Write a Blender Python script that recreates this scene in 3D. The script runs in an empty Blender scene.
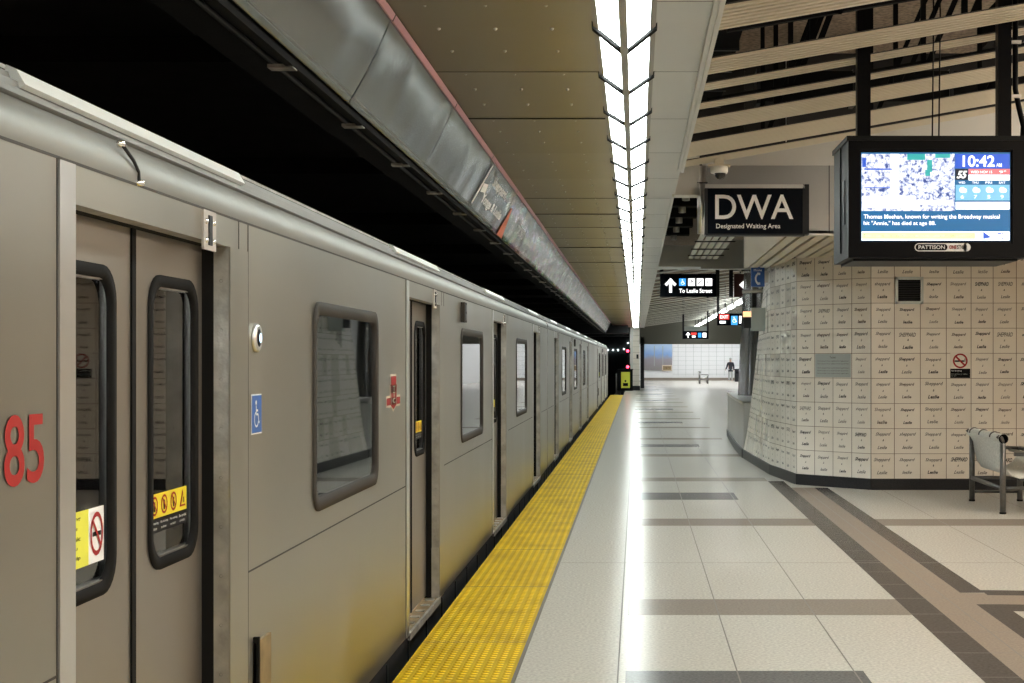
import bpy, bmesh, math, random
from mathutils import Vector, Matrix
random.seed(7)
S = bpy.context.scene
COL = S.collection
F = 1440.0; EYE = 1.65; VX, VY = 637.0, 360.0

# ------------------------------------------------------------------ camera, world, exposure
cd = bpy.data.cameras.new('camera'); cam = bpy.data.objects.new('camera', cd); COL.objects.link(cam)
cam.location = (0, 0, EYE); cam.rotation_euler = (math.radians(90), 0, 0)
cd.sensor_width = 36; cd.lens = F / 1024 * 36
cd.shift_x = -(VX - 512) / 1024; cd.shift_y = (VY - 341.5) / 1024
cd.clip_start = 0.05; cd.clip_end = 400
S.camera = cam
w = bpy.data.worlds.new('world'); S.world = w; w.use_nodes = True
w.node_tree.nodes['Background'].inputs[0].default_value = (0.02, 0.022, 0.025, 1)
w.node_tree.nodes['Background'].inputs[1].default_value = 1.0
S.view_settings.view_transform = 'Standard'; S.view_settings.look = 'None'
S.view_settings.gamma = 1; S.view_settings.use_curve_mapping = False
EXPO = 1.32
S.view_settings.exposure = EXPO
S.cycles.max_bounces = 8; S.cycles.diffuse_bounces = 5; S.cycles.glossy_bounces = 5
S.cycles.sample_clamp_indirect = 6
S.cycles.caustics_reflective = False; S.cycles.caustics_refractive = False
L_STRIP = 8.5      # emission of the long fluorescent strip
L_WARM = 55.0      # warm lamps on the right
L_CAR = 12.0        # lamps inside the train
L_HALL = 7.5

def at(px, py, Y): return Vector(((px - VX) * Y / F, Y, EYE + (VY - py) * Y / F))
def gx(px, Y): return (px - VX) * Y / F
def gz(py, Y): return EYE + (VY - py) * Y / F

# ------------------------------------------------------------------ materials
def nt(name):
    m = bpy.data.materials.new(name); m.use_nodes = True
    return m, m.node_tree, m.node_tree.nodes['Principled BSDF']
def mat(name, col, rough=0.5, metal=0.0, noise=0.0, nscale=8.0, bump=0.0, bscale=60.0, stretch=(1, 1, 1), rvar=0.0, coat=0.0, spec=None, detail=4):
    m, t, p = nt(name)
    p.inputs['Base Color'].default_value = (*col, 1); p.inputs['Roughness'].default_value = rough
    p.inputs['Metallic'].default_value = metal; p.inputs['Coat Weight'].default_value = coat
    if spec is not None: p.inputs['Specular IOR Level'].default_value = spec
    tc = t.nodes.new('ShaderNodeTexCoord'); mp = t.nodes.new('ShaderNodeMapping'); mp.inputs['Scale'].default_value = stretch
    t.links.new(tc.outputs['Object'], mp.inputs['Vector'])
    if noise > 0 or rvar > 0:
        n = t.nodes.new('ShaderNodeTexNoise'); n.inputs['Scale'].default_value = nscale; n.inputs['Detail'].default_value = detail
        t.links.new(mp.outputs[0], n.inputs['Vector'])
        if noise > 0:
            r = t.nodes.new('ShaderNodeMapRange'); r.inputs[1].default_value = .25; r.inputs[2].default_value = .75
            r.inputs[3].default_value = 1 - noise; r.inputs[4].default_value = 1 + noise
            t.links.new(n.outputs['Fac'], r.inputs[0])
            v = t.nodes.new('ShaderNodeVectorMath'); v.operation = 'SCALE'; v.inputs[0].default_value = col
            t.links.new(r.outputs[0], v.inputs['Scale']); t.links.new(v.outputs[0], p.inputs['Base Color'])
        if rvar > 0:
            r = t.nodes.new('ShaderNodeMapRange'); r.inputs[1].default_value = .3; r.inputs[2].default_value = .7
            r.inputs[3].default_value = rough - rvar; r.inputs[4].default_value = rough + rvar
            t.links.new(n.outputs['Fac'], r.inputs[0]); t.links.new(r.outputs[0], p.inputs['Roughness'])
    if bump > 0:
        n = t.nodes.new('ShaderNodeTexNoise'); n.inputs['Scale'].default_value = bscale; n.inputs['Detail'].default_value = 2
        t.links.new(mp.outputs[0], n.inputs['Vector'])
        b = t.nodes.new('ShaderNodeBump'); b.inputs['Strength'].default_value = bump; b.inputs['Distance'].default_value = .02
        t.links.new(n.outputs['Fac'], b.inputs['Height']); t.links.new(b.outputs[0], p.inputs['Normal'])
    return m
def emis(name, col, s):
    m, t, p = nt(name); p.inputs['Base Color'].default_value = (*col, 1)
    p.inputs['Emission Color'].default_value = (*col, 1); p.inputs['Emission Strength'].default_value = s
    p.inputs['Roughness'].default_value = .3
    return m
def semis(name, col, s): return emis(name, col, s / 2 ** EXPO)
def glass_mat(name, tint, ior=1.7):
    m, t, p = nt(name); t.nodes.remove(p); o = t.nodes['Material Output']
    tr = t.nodes.new('ShaderNodeBsdfTransparent'); tr.inputs[0].default_value = (*tint, 1)
    gl = t.nodes.new('ShaderNodeBsdfGlossy'); gl.inputs['Roughness'].default_value = .02; gl.inputs[0].default_value = (1, 1, 1, 1)
    fr = t.nodes.new('ShaderNodeFresnel'); fr.inputs[0].default_value = ior
    mx = t.nodes.new('ShaderNodeMixShader'); t.links.new(fr.outputs[0], mx.inputs[0]); t.links.new(tr.outputs[0], mx.inputs[1]); t.links.new(gl.outputs[0], mx.inputs[2])
    t.links.new(mx.outputs[0], o.inputs[0]); return m
M = {}
M['steel'] = mat('brushed_steel', (.375, .358, .308), .33, .85, .10, .9, .10, 1.2, (1, 1.2, .4), .05, detail=2)
M['steel_door'] = mat('door_steel', (.36, .325, .28), .36, .8, .10, 1.5, .10, 3.0, (1, 1, .5), .07)
M['steel_cove'] = mat('cove_steel', (.29, .287, .265), .48, .6, .12, 1.5, .15, 2.0, (1, 1, 1), .06)
M['steel_bright'] = mat('bright_steel', (.75, .74, .72), .28, .9, .08, 3)
M['rail_steel'] = mat('rail_steel', (.20, .195, .18), .5, .4, .10, 3)
M['steel_worn'] = mat('worn_steel', (.42, .40, .36), .5, .7, .35, 9, .2, 30)
M['gutter_white'] = mat('gutter_polished', (.88, .9, .88), .35, .25, .03, 5)
M['roof'] = mat('roof_brown', (.035, .028, .024), .9, 0, .1, 3, spec=.04)
M['rubber'] = mat('rubber', (.009, .008, .0075), .8, spec=.15)
M['gasket'] = mat('gasket_brown', (.045, .038, .032), .7, spec=.2)
M['black'] = mat('black_paint', (.003, .003, .004), .3, spec=.1)
M['blackm'] = mat('black_matte', (.006, .006, .0065), .9, noise=.2, spec=.15)
M['dark'] = mat('dark_steel', (.022, .023, .025), .45, .3, spec=.3)
M['soot'] = mat('soot_concrete', (.022, .021, .021), .9, noise=.3, nscale=3)
M['glass'] = glass_mat('train_glass', (.72, .75, .77), 1.6)
M['inner_panel'] = mat('car_interior_panel', (.78, .79, .79), .4, noise=.03)
M['inner_floor'] = mat('car_floor', (.12, .11, .11), .6)
M['seat_red'] = mat('seat_fabric', (.22, .06, .06), .9)
M['chrome'] = mat('chrome', (.85, .85, .85), .12, 1.0)
M['red'] = mat('marking_red', (.36, .025, .022), .5, spec=.2)
M['cream'] = mat('marking_cream', (.72, .62, .48), .5)
M['blue'] = mat('sign_blue', (.03, .12, .42), .4)
M['white'] = mat('white_paint', (.93, .93, .93), .45)
M['yellow_stk'] = mat('sticker_yellow', (.85, .68, .03), .5)
M['yellow_lime'] = mat('sticker_lime', (.82, .82, .08), .5)
M['orange_stk'] = mat('sticker_orange', (.75, .16, .05), .4)
M['cover_plate'] = mat('cover_plate', (.55, .5, .46), .5, .5, .1, 20)
M['car_lamp'] = emis('car_lamp', (1, 1, .96), L_CAR * 3)
M['button_lamp'] = semis('button_lamp', (.55, .75, 1), 2.5)
M['sill'] = mat('sill_brass', (.30, .22, .12), .5, .6, .35, 12)
M['underframe'] = mat('underframe', (.02, .02, .022), .6, .3, .4, 9, stretch=(1, 1, .3))
M['ceil'] = mat('ceiling_metal', (.34, .285, .19), .32, .75, .04, .8)
M['ceil_r'] = mat('ceiling_metal_pale', (.60, .59, .56), .36, .4, .05, 1.2)
M['seam'] = mat('seam_dark', (.05, .045, .04), .7)
M['trim'] = mat('trim_pale', (.66, .64, .60), .35, .3)
M['frame_al'] = mat('light_frame', (.34, .31, .27), .4, .5)
M['diff'] = emis('light_diffuser', (.90, 1.0, .97), L_STRIP)
M['diff_far'] = emis('far_diffuser', (.95, 1, .97), 5)
M['diff_added'] = emis('added_diffuser', (1, .90, .76), 16)  # glow of the unseen battens added at right
M['diff_warm'] = emis('warm_diffuser', (1, .62, .36), L_WARM)
M['pink'] = mat('pink_edge', (.85, .46, .56), .4)
M['slat'] = mat('slat_cream', (.64, .57, .44), .42, .1, .04, 2)
M['slat2'] = mat('slat_pale', (.86, .84, .77), .5, 0, .03, 2)
M['slab'] = mat('sprayed_slab', (.30, .235, .18), .95, noise=.5, nscale=26, bump=.6, bscale=40)
M['bulk_white'] = mat('bulkhead_white', (.68, .67, .63), .4, .1)
M['bulk_steel'] = mat('bulkhead_steel', (.42, .42, .41), .34, .6, .05, 1.5)
M['tile'] = mat('cream_tile', (.80, .745, .655), .28, noise=.04, nscale=2.5)
M['tile_b'] = mat('cream_tile_light', (.82, .765, .68), .26, noise=.03, nscale=2.5)
M['tile_c'] = mat('cream_tile_dark', (.775, .715, .62), .30, noise=.05, nscale=2.5)
M['grout'] = mat('grout_brown', (.22, .16, .11), .9)
M['ink'] = mat('ink', (.012, .009, .008), .6)
M['ink_faint'] = mat('ink_faint', (.13, .10, .08), .6)
M['granite'] = mat('granite_base', (.016, .016, .018), .4, noise=.4, nscale=60, spec=.3)
M['terrazzo'] = mat('terrazzo', (.56, .53, .47), .2, noise=.22, nscale=55, rvar=.04, spec=.018)
M['terra_grey'] = mat('terrazzo_grey', (.155, .15, .145), .2, noise=.3, nscale=60, spec=.018)
M['terra_brown'] = mat('terrazzo_brown', (.29, .25, .21), .2, noise=.2, nscale=60, spec=.018)
M['terra_tan'] = mat('terrazzo_tan', (.33, .27, .22), .2, noise=.15, nscale=60, spec=.018)
M['terra_dark'] = mat('terrazzo_charcoal', (.10, .085, .075), .2, noise=.3, nscale=50, spec=.018)
M['joint'] = mat('floor_joint', (.14, .12, .10), .6)
M['galv'] = mat('galvanised_tube', (.16, .155, .15), .35, .8, .2, 20)
M['mesh_white'] = mat('sling_mesh', (.80, .81, .77), .4, .2, .2, 45, .5, 90)
M['plaque'] = mat('plaque', (.42, .46, .44), .35, .3)
M['lit_white'] = semis('lit_white', (1, 1, 1), 1.6)
M['lit_blue'] = semis('lit_blue', (.05, .35, .9), 1.2)
M['lit_red'] = semis('lit_red', (.9, .06, .05), 1.0)
M['lit_orange'] = semis('lit_orange', (1, .5, .25), 1.6)
M['lit_cream'] = semis('lit_cream', (1, .93, .8), 1.4)
M['redlamp'] = semis('signal_red', (1, .04, .08), 9)
M['bluelamp'] = semis('tunnel_lamp', (.8, 1, 1), 8)
M['hall_white'] = mat('hall_white', (.86, .87, .88), .5)
M['hall_lamp'] = emis('hall_lamp', (.95, .98, 1), L_HALL)
M['olive'] = mat('olive_beam', (.20, .20, .165), .6)
M['skin'] = mat('skin', (.55, .36, .28), .6)
M['cloth_dark'] = mat('cloth_dark', (.02, .022, .03), .9)
M['cloth_pale'] = mat('cloth_pale', (.55, .55, .55), .9)
M['signdark'] = mat('sign_black', (.003, .005, .009), .25, spec=.1)
M['maroon'] = mat('maroon', (.10, .035, .03), .4)
M['flute'] = mat('fluted_steel', (.34, .34, .34), .22, .85)
M['camwhite'] = mat('camera_white', (.8, .78, .74), .35)
M['smoked'] = mat('smoked_dome', (.03, .03, .03), .08)
M['gstrip'] = mat('tv_case_grey', (.009, .010, .0105), .45, .1, spec=.15)

def tactile():
    m, t, p = nt('tactile_yellow'); p.inputs['Roughness'].default_value = .6; p.inputs['Specular IOR Level'].default_value = .12
    tc = t.nodes.new('ShaderNodeTexCoord'); sp = t.nodes.new('ShaderNodeSeparateXYZ'); t.links.new(tc.outputs['Object'], sp.inputs[0])
    outs = []
    for ax in (0, 1):
        a = t.nodes.new('ShaderNodeMath'); a.operation = 'MULTIPLY'; a.inputs[1].default_value = 2 * math.pi / .058
        t.links.new(sp.outputs[ax], a.inputs[0])
        s = t.nodes.new('ShaderNodeMath'); s.operation = 'SINE'; t.links.new(a.outputs[0], s.inputs[0])
        c = t.nodes.new('ShaderNodeMapRange'); c.inputs[1].default_value = -.6; c.inputs[2].default_value = .7; t.links.new(s.outputs[0], c.inputs[0]); outs.append(c)
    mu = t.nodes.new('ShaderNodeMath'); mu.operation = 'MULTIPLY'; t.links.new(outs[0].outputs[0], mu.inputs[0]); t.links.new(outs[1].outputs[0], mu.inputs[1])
    b = t.nodes.new('ShaderNodeBump'); b.inputs['Strength'].default_value = .8; b.inputs['Distance'].default_value = .006
    t.links.new(mu.outputs[0], b.inputs['Height']); t.links.new(b.outputs[0], p.inputs['Normal'])
    n = t.nodes.new('ShaderNodeTexNoise'); n.inputs['Scale'].default_value = 3; n.inputs['Detail'].default_value = 6; t.links.new(tc.outputs['Object'], n.inputs['Vector'])
    cr = t.nodes.new('ShaderNodeValToRGB'); cr.color_ramp.elements[0].color = (.74, .46, .002, 1); cr.color_ramp.elements[1].color = (.96, .63, .003, 1)
    cr.color_ramp.elements[0].position = .3; cr.color_ramp.elements[1].position = .6
    t.links.new(n.outputs['Fac'], cr.inputs[0])
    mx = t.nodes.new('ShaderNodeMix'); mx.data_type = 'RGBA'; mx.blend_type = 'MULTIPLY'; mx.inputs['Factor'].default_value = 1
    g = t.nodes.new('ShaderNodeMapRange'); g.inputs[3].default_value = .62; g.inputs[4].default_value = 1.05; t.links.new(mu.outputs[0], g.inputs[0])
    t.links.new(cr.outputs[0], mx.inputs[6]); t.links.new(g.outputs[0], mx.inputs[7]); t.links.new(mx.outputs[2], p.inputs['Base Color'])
    return m
M['tactile'] = tactile()
def ad_mat():
    m, t, p = nt('advert_panel'); p.inputs['Roughness'].default_value = .2; p.inputs['Metallic'].default_value = .7
    tc = t.nodes.new('ShaderNodeTexCoord'); sp = t.nodes.new('ShaderNodeSeparateXYZ'); t.links.new(tc.outputs['Object'], sp.inputs[0])
    mp = t.nodes.new('ShaderNodeMapping'); mp.inputs['Scale'].default_value = (1, .9, 5); t.links.new(tc.outputs['Object'], mp.inputs[0])
    n = t.nodes.new('ShaderNodeTexVoronoi'); n.inputs['Scale'].default_value = 3; t.links.new(mp.outputs[0], n.inputs['Vector'])
    n2 = t.nodes.new('ShaderNodeTexNoise'); n2.inputs['Scale'].default_value = 2.5; n2.inputs['Detail'].default_value = 5; t.links.new(mp.outputs[0], n2.inputs['Vector'])
    cr = t.nodes.new('ShaderNodeValToRGB'); e = cr.color_ramp.elements
    e[0].position = .3; e[0].color = (.03, .045, .045, 1); e[1].position = .66; e[1].color = (.60, .66, .62, 1)
    x = e.new(.45); x.color = (.12, .15, .13, 1); x = e.new(.55); x.color = (.36, .30, .28, 1)
    t.links.new(n2.outputs['Fac'], cr.inputs[0])
    hs = t.nodes.new('ShaderNodeMix'); hs.data_type = 'RGBA'; hs.blend_type = 'OVERLAY'; hs.inputs['Factor'].default_value = .4
    t.links.new(cr.outputs[0], hs.inputs[6]); t.links.new(n.outputs['Color'], hs.inputs[7])
    st = t.nodes.new('ShaderNodeMath'); st.operation = 'GREATER_THAN'; st.inputs[1].default_value = 14.2; t.links.new(sp.outputs[1], st.inputs[0])
    mx = t.nodes.new('ShaderNodeMix'); mx.data_type = 'RGBA'; mx.inputs[6].default_value = (.22, .25, .26, 1)
    t.links.new(st.outputs[0], mx.inputs[0]); t.links.new(hs.outputs[2], mx.inputs[7]); t.links.new(mx.outputs[2], p.inputs['Base Color'])
    bn = t.nodes.new('ShaderNodeTexNoise'); bn.inputs['Scale'].default_value = 1.3; bn.inputs['Detail'].default_value = 1; t.links.new(tc.outputs['Object'], bn.inputs['Vector'])
    b = t.nodes.new('ShaderNodeBump'); b.inputs['Strength'].default_value = .5; b.inputs['Distance'].default_value = .08; t.links.new(bn.outputs['Fac'], b.inputs['Height']); t.links.new(b.outputs[0], p.inputs['Normal'])
    return m
M['advert'] = ad_mat()
def photo_mat():
    m, t, p = nt('screen_picture'); tc = t.nodes.new('ShaderNodeTexCoord')
    n = t.nodes.new('ShaderNodeTexNoise'); n.inputs['Scale'].default_value = 34; n.inputs['Detail'].default_value = 8; n.inputs['Roughness'].default_value = .75; t.links.new(tc.outputs['Object'], n.inputs['Vector'])
    cr = t.nodes.new('ShaderNodeValToRGB'); e = cr.color_ramp.elements
    e[0].position = .42; e[0].color = (.03, .06, .22, 1); e[1].position = .56; e[1].color = (.95, .97, 1, 1)
    x = e.new(.46); x.color = (.35, .40, .62, 1)
    t.links.new(n.outputs['Fac'], cr.inputs[0]); t.links.new(cr.outputs[0], p.inputs['Emission Color']); p.inputs['Emission Strength'].default_value = 1.5 / 2 ** EXPO
    p.inputs['Base Color'].default_value = (0, 0, 0, 1)
    return m
M['scr_photo'] = photo_mat()
M['scr_navy'] = semis('screen_navy', (.03, .10, .55), 1.0)
M['scr_teal'] = semis('screen_teal', (.03, .35, .36), 1.0)
M['scr_blue'] = semis('screen_blue', (.008, .11, .28), 1.0)
M['scr_light'] = semis('screen_lightblue', (.20, .50, .75), .9)
M['scr_white'] = semis('screen_white', (.95, .98, 1), 1.4)
M['scr_red'] = semis('screen_red', (.85, .16, .18), 1.1)
M['scr_green'] = semis('screen_lime', (.82, .93, .35), 1.1)
M['scr_black'] = semis('screen_black', (.01, .02, .05), .2)
def mural_mat():
    m, t, p = nt('blue_mural'); tc = t.nodes.new('ShaderNodeTexCoord'); sp = t.nodes.new('ShaderNodeSeparateXYZ'); t.links.new(tc.outputs['Object'], sp.inputs[0])
    r = t.nodes.new('ShaderNodeMapRange'); r.inputs[1].default_value = .9; r.inputs[2].default_value = 2.95; t.links.new(sp.outputs[2], r.inputs[0])
    n = t.nodes.new('ShaderNodeTexNoise'); n.inputs['Scale'].default_value = 3; t.links.new(tc.outputs['Object'], n.inputs['Vector'])
    a = t.nodes.new('ShaderNodeMath'); a.operation = 'MULTIPLY_ADD'; a.inputs[1].default_value = .2; t.links.new(n.outputs['Fac'], a.inputs[0]); t.links.new(r.outputs[0], a.inputs[2])
    cr = t.nodes.new('ShaderNodeValToRGB'); e = cr.color_ramp.elements
    e[0].position = .1; e[0].color = (.28, .26, .25, 1); e[1].position = 1; e[1].color = (.45, .62, .85, 1)
    x = e.new(.5); x.color = (.33, .30, .34, 1); x = e.new(.68); x.color = (.25, .42, .75, 1)
    t.links.new(a.outputs[0], cr.inputs[0]); t.links.new(cr.outputs[0], p.inputs['Base Color']); p.inputs['Roughness'].default_value = .3
    return m
M['mural'] = mural_mat()

# ------------------------------------------------------------------ mesh builder
class MB:
    def __init__(s): s.v = []; s.f = []; s.mi = []; s.mats = []; s.sm = []
    def _m(s, m):
        if m not in s.mats: s.mats.append(m)
        return s.mats.index(m)
    def face(s, pts, m, smooth=False):
        b = len(s.v); s.v += [tuple(p) for p in pts]; s.f.append(tuple(range(b, b + len(pts)))); s.mi.append(s._m(m)); s.sm.append(smooth); return s
    def mesh(s, vs, fs, m, smooth=False):
        b = len(s.v); s.v += [tuple(p) for p in vs]; k = s._m(m)
        for f in fs: s.f.append(tuple(i + b for i in f)); s.mi.append(k); s.sm.append(smooth)
        return s
    def box(s, a, b, m, mx=None):
        x0, y0, z0 = a; x1, y1, z1 = b
        vs = [Vector(p) for p in ((x0, y0, z0), (x1, y0, z0), (x1, y1, z0), (x0, y1, z0), (x0, y0, z1), (x1, y0, z1), (x1, y1, z1), (x0, y1, z1))]
        if mx: vs = [mx @ v for v in vs]
        return s.mesh(vs, [(0, 3, 2, 1), (4, 5, 6, 7), (0, 1, 5, 4), (1, 2, 6, 5), (2, 3, 7, 6), (3, 0, 4, 7)], m)
    def tube(s, pts, r, m, n=10, cap=True):
        pts = [Vector(p) for p in pts]; vs = []; fs = []
        rr = r if isinstance(r, (list, tuple)) else [r] * len(pts)
        up = None
        for i, p in enumerate(pts):
            d = (pts[min(i + 1, len(pts) - 1)] - pts[max(i - 1, 0)]).normalized()
            if up is None: up = d.orthogonal().normalized()
            else: up = (up - d * up.dot(d)).normalized()
            q = d.cross(up)
            for k in range(n):
                a = 2 * math.pi * k / n; vs.append(p + (up * math.cos(a) + q * math.sin(a)) * rr[i])
        for i in range(len(pts) - 1):
            for k in range(n):
                a = i * n + k; b = i * n + (k + 1) % n; fs.append((a, b, b + n, a + n))
        s.mesh(vs, fs, m, True)
        if cap:
            s.face(vs[:n][::-1], m); s.face(vs[-n:], m)
        return s
    def lathe(s, prof, c, m, n=20, axis='z'):
        vs = []; fs = []
        for r, h in prof:
            for k in range(n):
                a = 2 * math.pi * k / n
                if axis == 'z': vs.append((c[0] + r * math.cos(a), c[1] + r * math.sin(a), c[2] + h))
                elif axis == 'x': vs.append((c[0] + h, c[1] + r * math.cos(a), c[2] + r * math.sin(a)))
                else: vs.append((c[0] + r * math.cos(a), c[1] + h, c[2] + r * math.sin(a)))
        for i in range(len(prof) - 1):
            for k in range(n):
                a = i * n + k; b = i * n + (k + 1) % n; fs.append((a, b, b + n, a + n))
        return s.mesh(vs, fs, m, True)
    def prism_y(s, prof, y0, y1, m, smooth=False, closed=True):
        n = len(prof); vs = [(x, y0, z) for x, z in prof] + [(x, y1, z) for x, z in prof]
        fs = [(i, (i + 1) % n, (i + 1) % n + n, i + n) for i in range(n if closed else n - 1)]
        s.mesh(vs, fs, m, smooth)
        if closed: s.face(vs[:n][::-1], m); s.face(vs[n:], m)
        return s
    def build(s, name, parent=None, label=None, loc=None):
        me = bpy.data.meshes.new(name); me.from_pydata(s.v, [], s.f)
        for k in s.mats: me.materials.append(M[k])
        me.polygons.foreach_set('material_index', s.mi); me.polygons.foreach_set('use_smooth', s.sm)
        bm = bmesh.new(); bm.from_mesh(me)
        bmesh.ops.remove_doubles(bm, verts=bm.verts, dist=1e-5)
        bm.to_mesh(me); bm.free()
        o = bpy.data.objects.new(name, me); COL.objects.link(o)
        if parent:
            o.parent = parent
        if label: o['label'] = label
        return o
def tag(o, label, cat, group=None):
    o['label'] = label; o['category'] = cat
    if group: o['group'] = group
    return o
def thing(name, label, cat, loc=(0, 0, 0), group=None):
    o = bpy.data.objects.new(name, None); COL.objects.link(o); o.location = loc; o.empty_display_size = .1
    return tag(o, label, cat, group)
def struct(o): o['kind'] = 'structure'; return o
def kids(o): return [c for c in bpy.data.objects if c.parent == o]
def copy_tree(o, parent=None):
    c = o.copy(); COL.objects.link(c)
    if parent: c.parent = parent
    for ch in kids(o): copy_tree(ch, c)
    return c
ONES = ['', 'first', 'second', 'third', 'fourth', 'fifth', 'sixth', 'seventh', 'eighth', 'ninth', 'tenth', 'eleventh', 'twelfth', 'thirteenth', 'fourteenth', 'fifteenth', 'sixteenth', 'seventeenth', 'eighteenth', 'nineteenth']
TENS = ['', '', 'twent', 'thirt', 'fort', 'fift', 'sixt', 'sevent', 'eight']
def ordn(n):
    if n < 20: return ONES[n]
    t, u = divmod(n, 10)
    return TENS[t] + ('ieth' if u == 0 else 'y-' + ONES[u])

_tc = {}
RES = 5
def text_geo(s, shear=0.0, weight=0.0):
    k = (s, round(shear, 2), weight)
    if k in _tc: return _tc[k]
    c = bpy.data.curves.new('t', 'FONT'); c.body = s; c.size = 1; c.shear = shear; c.resolution_u = RES; c.offset = weight
    c.align_x = 'LEFT'
    o = bpy.data.objects.new('t', c); COL.objects.link(o)
    dg = bpy.context.evaluated_depsgraph_get(); me = o.evaluated_get(dg).to_mesh()
    vs = [v.co.copy() for v in me.vertices]; fs = [tuple(p.vertices) for p in me.polygons]
    o.evaluated_get(dg).to_mesh_clear(); bpy.data.objects.remove(o); bpy.data.curves.remove(c)
    x0 = min(v.x for v in vs); x1 = max(v.x for v in vs); y0 = min(v.y for v in vs); y1 = max(v.y for v in vs)
    _tc[k] = (vs, fs, x0, x1, y0, y1); return _tc[k]
def put_text(mb, s, m, fn, u0, v0, wd=None, ht=None, shear=0, weight=0, center=False):
    """fn(u, v) -> 3-D point; the text fills wd x ht from lower left (u0, v0)"""
    vs, fs, x0, x1, y0, y1 = text_geo(s, shear, weight)
    sy = ht / (y1 - y0) if ht else None; sx = wd / (x1 - x0) if wd else sy
    if sy is None: sy = sx
    if center: u0 -= (x1 - x0) * sx / 2
    mb.mesh([fn(u0 + (v.x - x0) * sx, v0 + (v.y - y0) * sy) for v in vs], fs, m)
def facing(Y):      # surface that faces the camera, in metres x, z
    return lambda u, v: (u, Y, v)
def sideways(X, sy=1):     # on the train side: u along y
    return lambda u, v: (X, sy * u, v)
def disc(mb, fn, u, v, r, m, n=20, ry=None):
    ry = ry or r; mb.face([fn(u + r * math.cos(2 * math.pi * k / n), v + ry * math.sin(2 * math.pi * k / n)) for k in range(n)], m)
def ring(mb, fn, u, v, r0, r1, m, n=24, a0=0, a1=2 * math.pi, ky=1):
    for k in range(n):
        a = a0 + (a1 - a0) * k / n; b = a0 + (a1 - a0) * (k + 1) / n
        mb.face([fn(u + r1 * math.cos(a), v + ky * r1 * math.sin(a)), fn(u + r1 * math.cos(b), v + ky * r1 * math.sin(b)), fn(u + r0 * math.cos(b), v + ky * r0 * math.sin(b)), fn(u + r0 * math.cos(a), v + ky * r0 * math.sin(a))], m)
def rect(mb, fn, u0, v0, u1, v1, m): mb.face([fn(u0, v0), fn(u1, v0), fn(u1, v1), fn(u0, v1)], m)
def seg(mb, fn, a, b, t, m):
    a = Vector(a); b = Vector(b); d = (b - a).normalized(); n = Vector((-d.y, d.x)) * t / 2
    mb.face([fn(*(a - n)), fn(*(b - n)), fn(*(b + n)), fn(*(a + n))], m)
def wheelchair(mb, fn, u, v, h, m, k=1):
    """symbol centred on (u, v), height h; k mirrors"""
    s = h / 2; P = lambda x, y: (u + k * x * s, v + y * s)
    disc(mb, fn, *P(-.1, .8), .17 * s, m, 12)
    for a, b in (((-.08, .6), (-.02, -.05)), ((-.05, .25), (.4, .25)), ((-.02, -.02), (.45, -.02)), ((.45, -.02), (.62, -.6)), ((.62, -.6), (.8, -.55))):
        seg(mb, fn, P(*a), P(*b), .15 * s, m)
    cu, cv = P(.02, -.35)
    a0, a1 = (math.radians(110), math.radians(345)) if k == 1 else (math.radians(-165), math.radians(70))
    ring(mb, fn, cu, cv, .44 * s, .57 * s, m, 20, a0, a1)
def rrect(cy, cz, w, h, r, n=6):
    pts = []
    for sx, sz, a0 in ((1, 1, 0), (-1, 1, 90), (-1, -1, 180), (1, -1, 270)):
        for k in range(n + 1):
            a = math.radians(a0 + 90 * k / n); pts.append((cy + sx * (w / 2 - r) + r * math.cos(a), cz + sz * (h / 2 - r) + r * math.sin(a)))
    return pts
def ring_frame(mb, cy, cz, w, h, t, r, x0, x1, m, xin=None):
    """rounded rectangular gasket around (cy,cz) on plane x; thickness t"""
    A = rrect(cy, cz, w, h, r); B = rrect(cy, cz, w - 2 * t, h - 2 * t, max(r - t * .6, .02)); n = len(A); xm = (x1 + .12 * (x1 - x0))
    C = rrect(cy, cz, w - t, h - t, r - t * .35)
    for i in range(n):
        j = (i + 1) % n
        a, b, c, d, e, g = A[i], A[j], C[i], C[j], B[i], B[j]
        mb.mesh([(x0, *a), (x0, *b), (x1, *a), (x1, *b), (xm, *c), (xm, *d), (x1, *e), (x1, *g), (x0 - .006, *e), (x0 - .006, *g)],
                [(0, 1, 3, 2), (2, 3, 5, 4), (4, 5, 7, 6), (6, 7, 9, 8)], m, True)

# ================================================================== SETTING
YB, YE = -14.0, 116.0     # back wall, far wall
mb = MB()
mb.box((-.64, YB, -.25), (9, YE, 0), 'terrazzo')
e = .0008
def fl(x0, x1, y0, y1, m, z=e):
    mb.face([(x0, y0, z), (x1, y0, z), (x1, y1, z), (x0, y1, z)], m)
jw = .004
for x, y0, y1 in ((-.10, YB, 78), (.53, YB, 60), (1.15, YB, 60)): fl(x - jw, x + jw, y0, y1, 'joint', 2 * e)
for k in range(-3, 12):
    b = 10.27 * k
    if b < YE - 12:
        fl(-.06, 1.2, b + 6.72, b + 7.64, 'terra_grey', e)
        if b + 17 > 0: fl(-.06, 1.78, b + 9.31, b + 9.93, 'terra_brown', e)
        fl(-.06, 1.78, b + 14.33, b + 14.97, 'terra_brown', e)
        fl(-.62, 9, b + 11.70, b + 11.715, 'joint', 2 * e)
    for dy in (.0, 5.14): pass
for y in (14.33,): fl(2.46, 9, y, y + .6, 'terra_brown', e)
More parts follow.
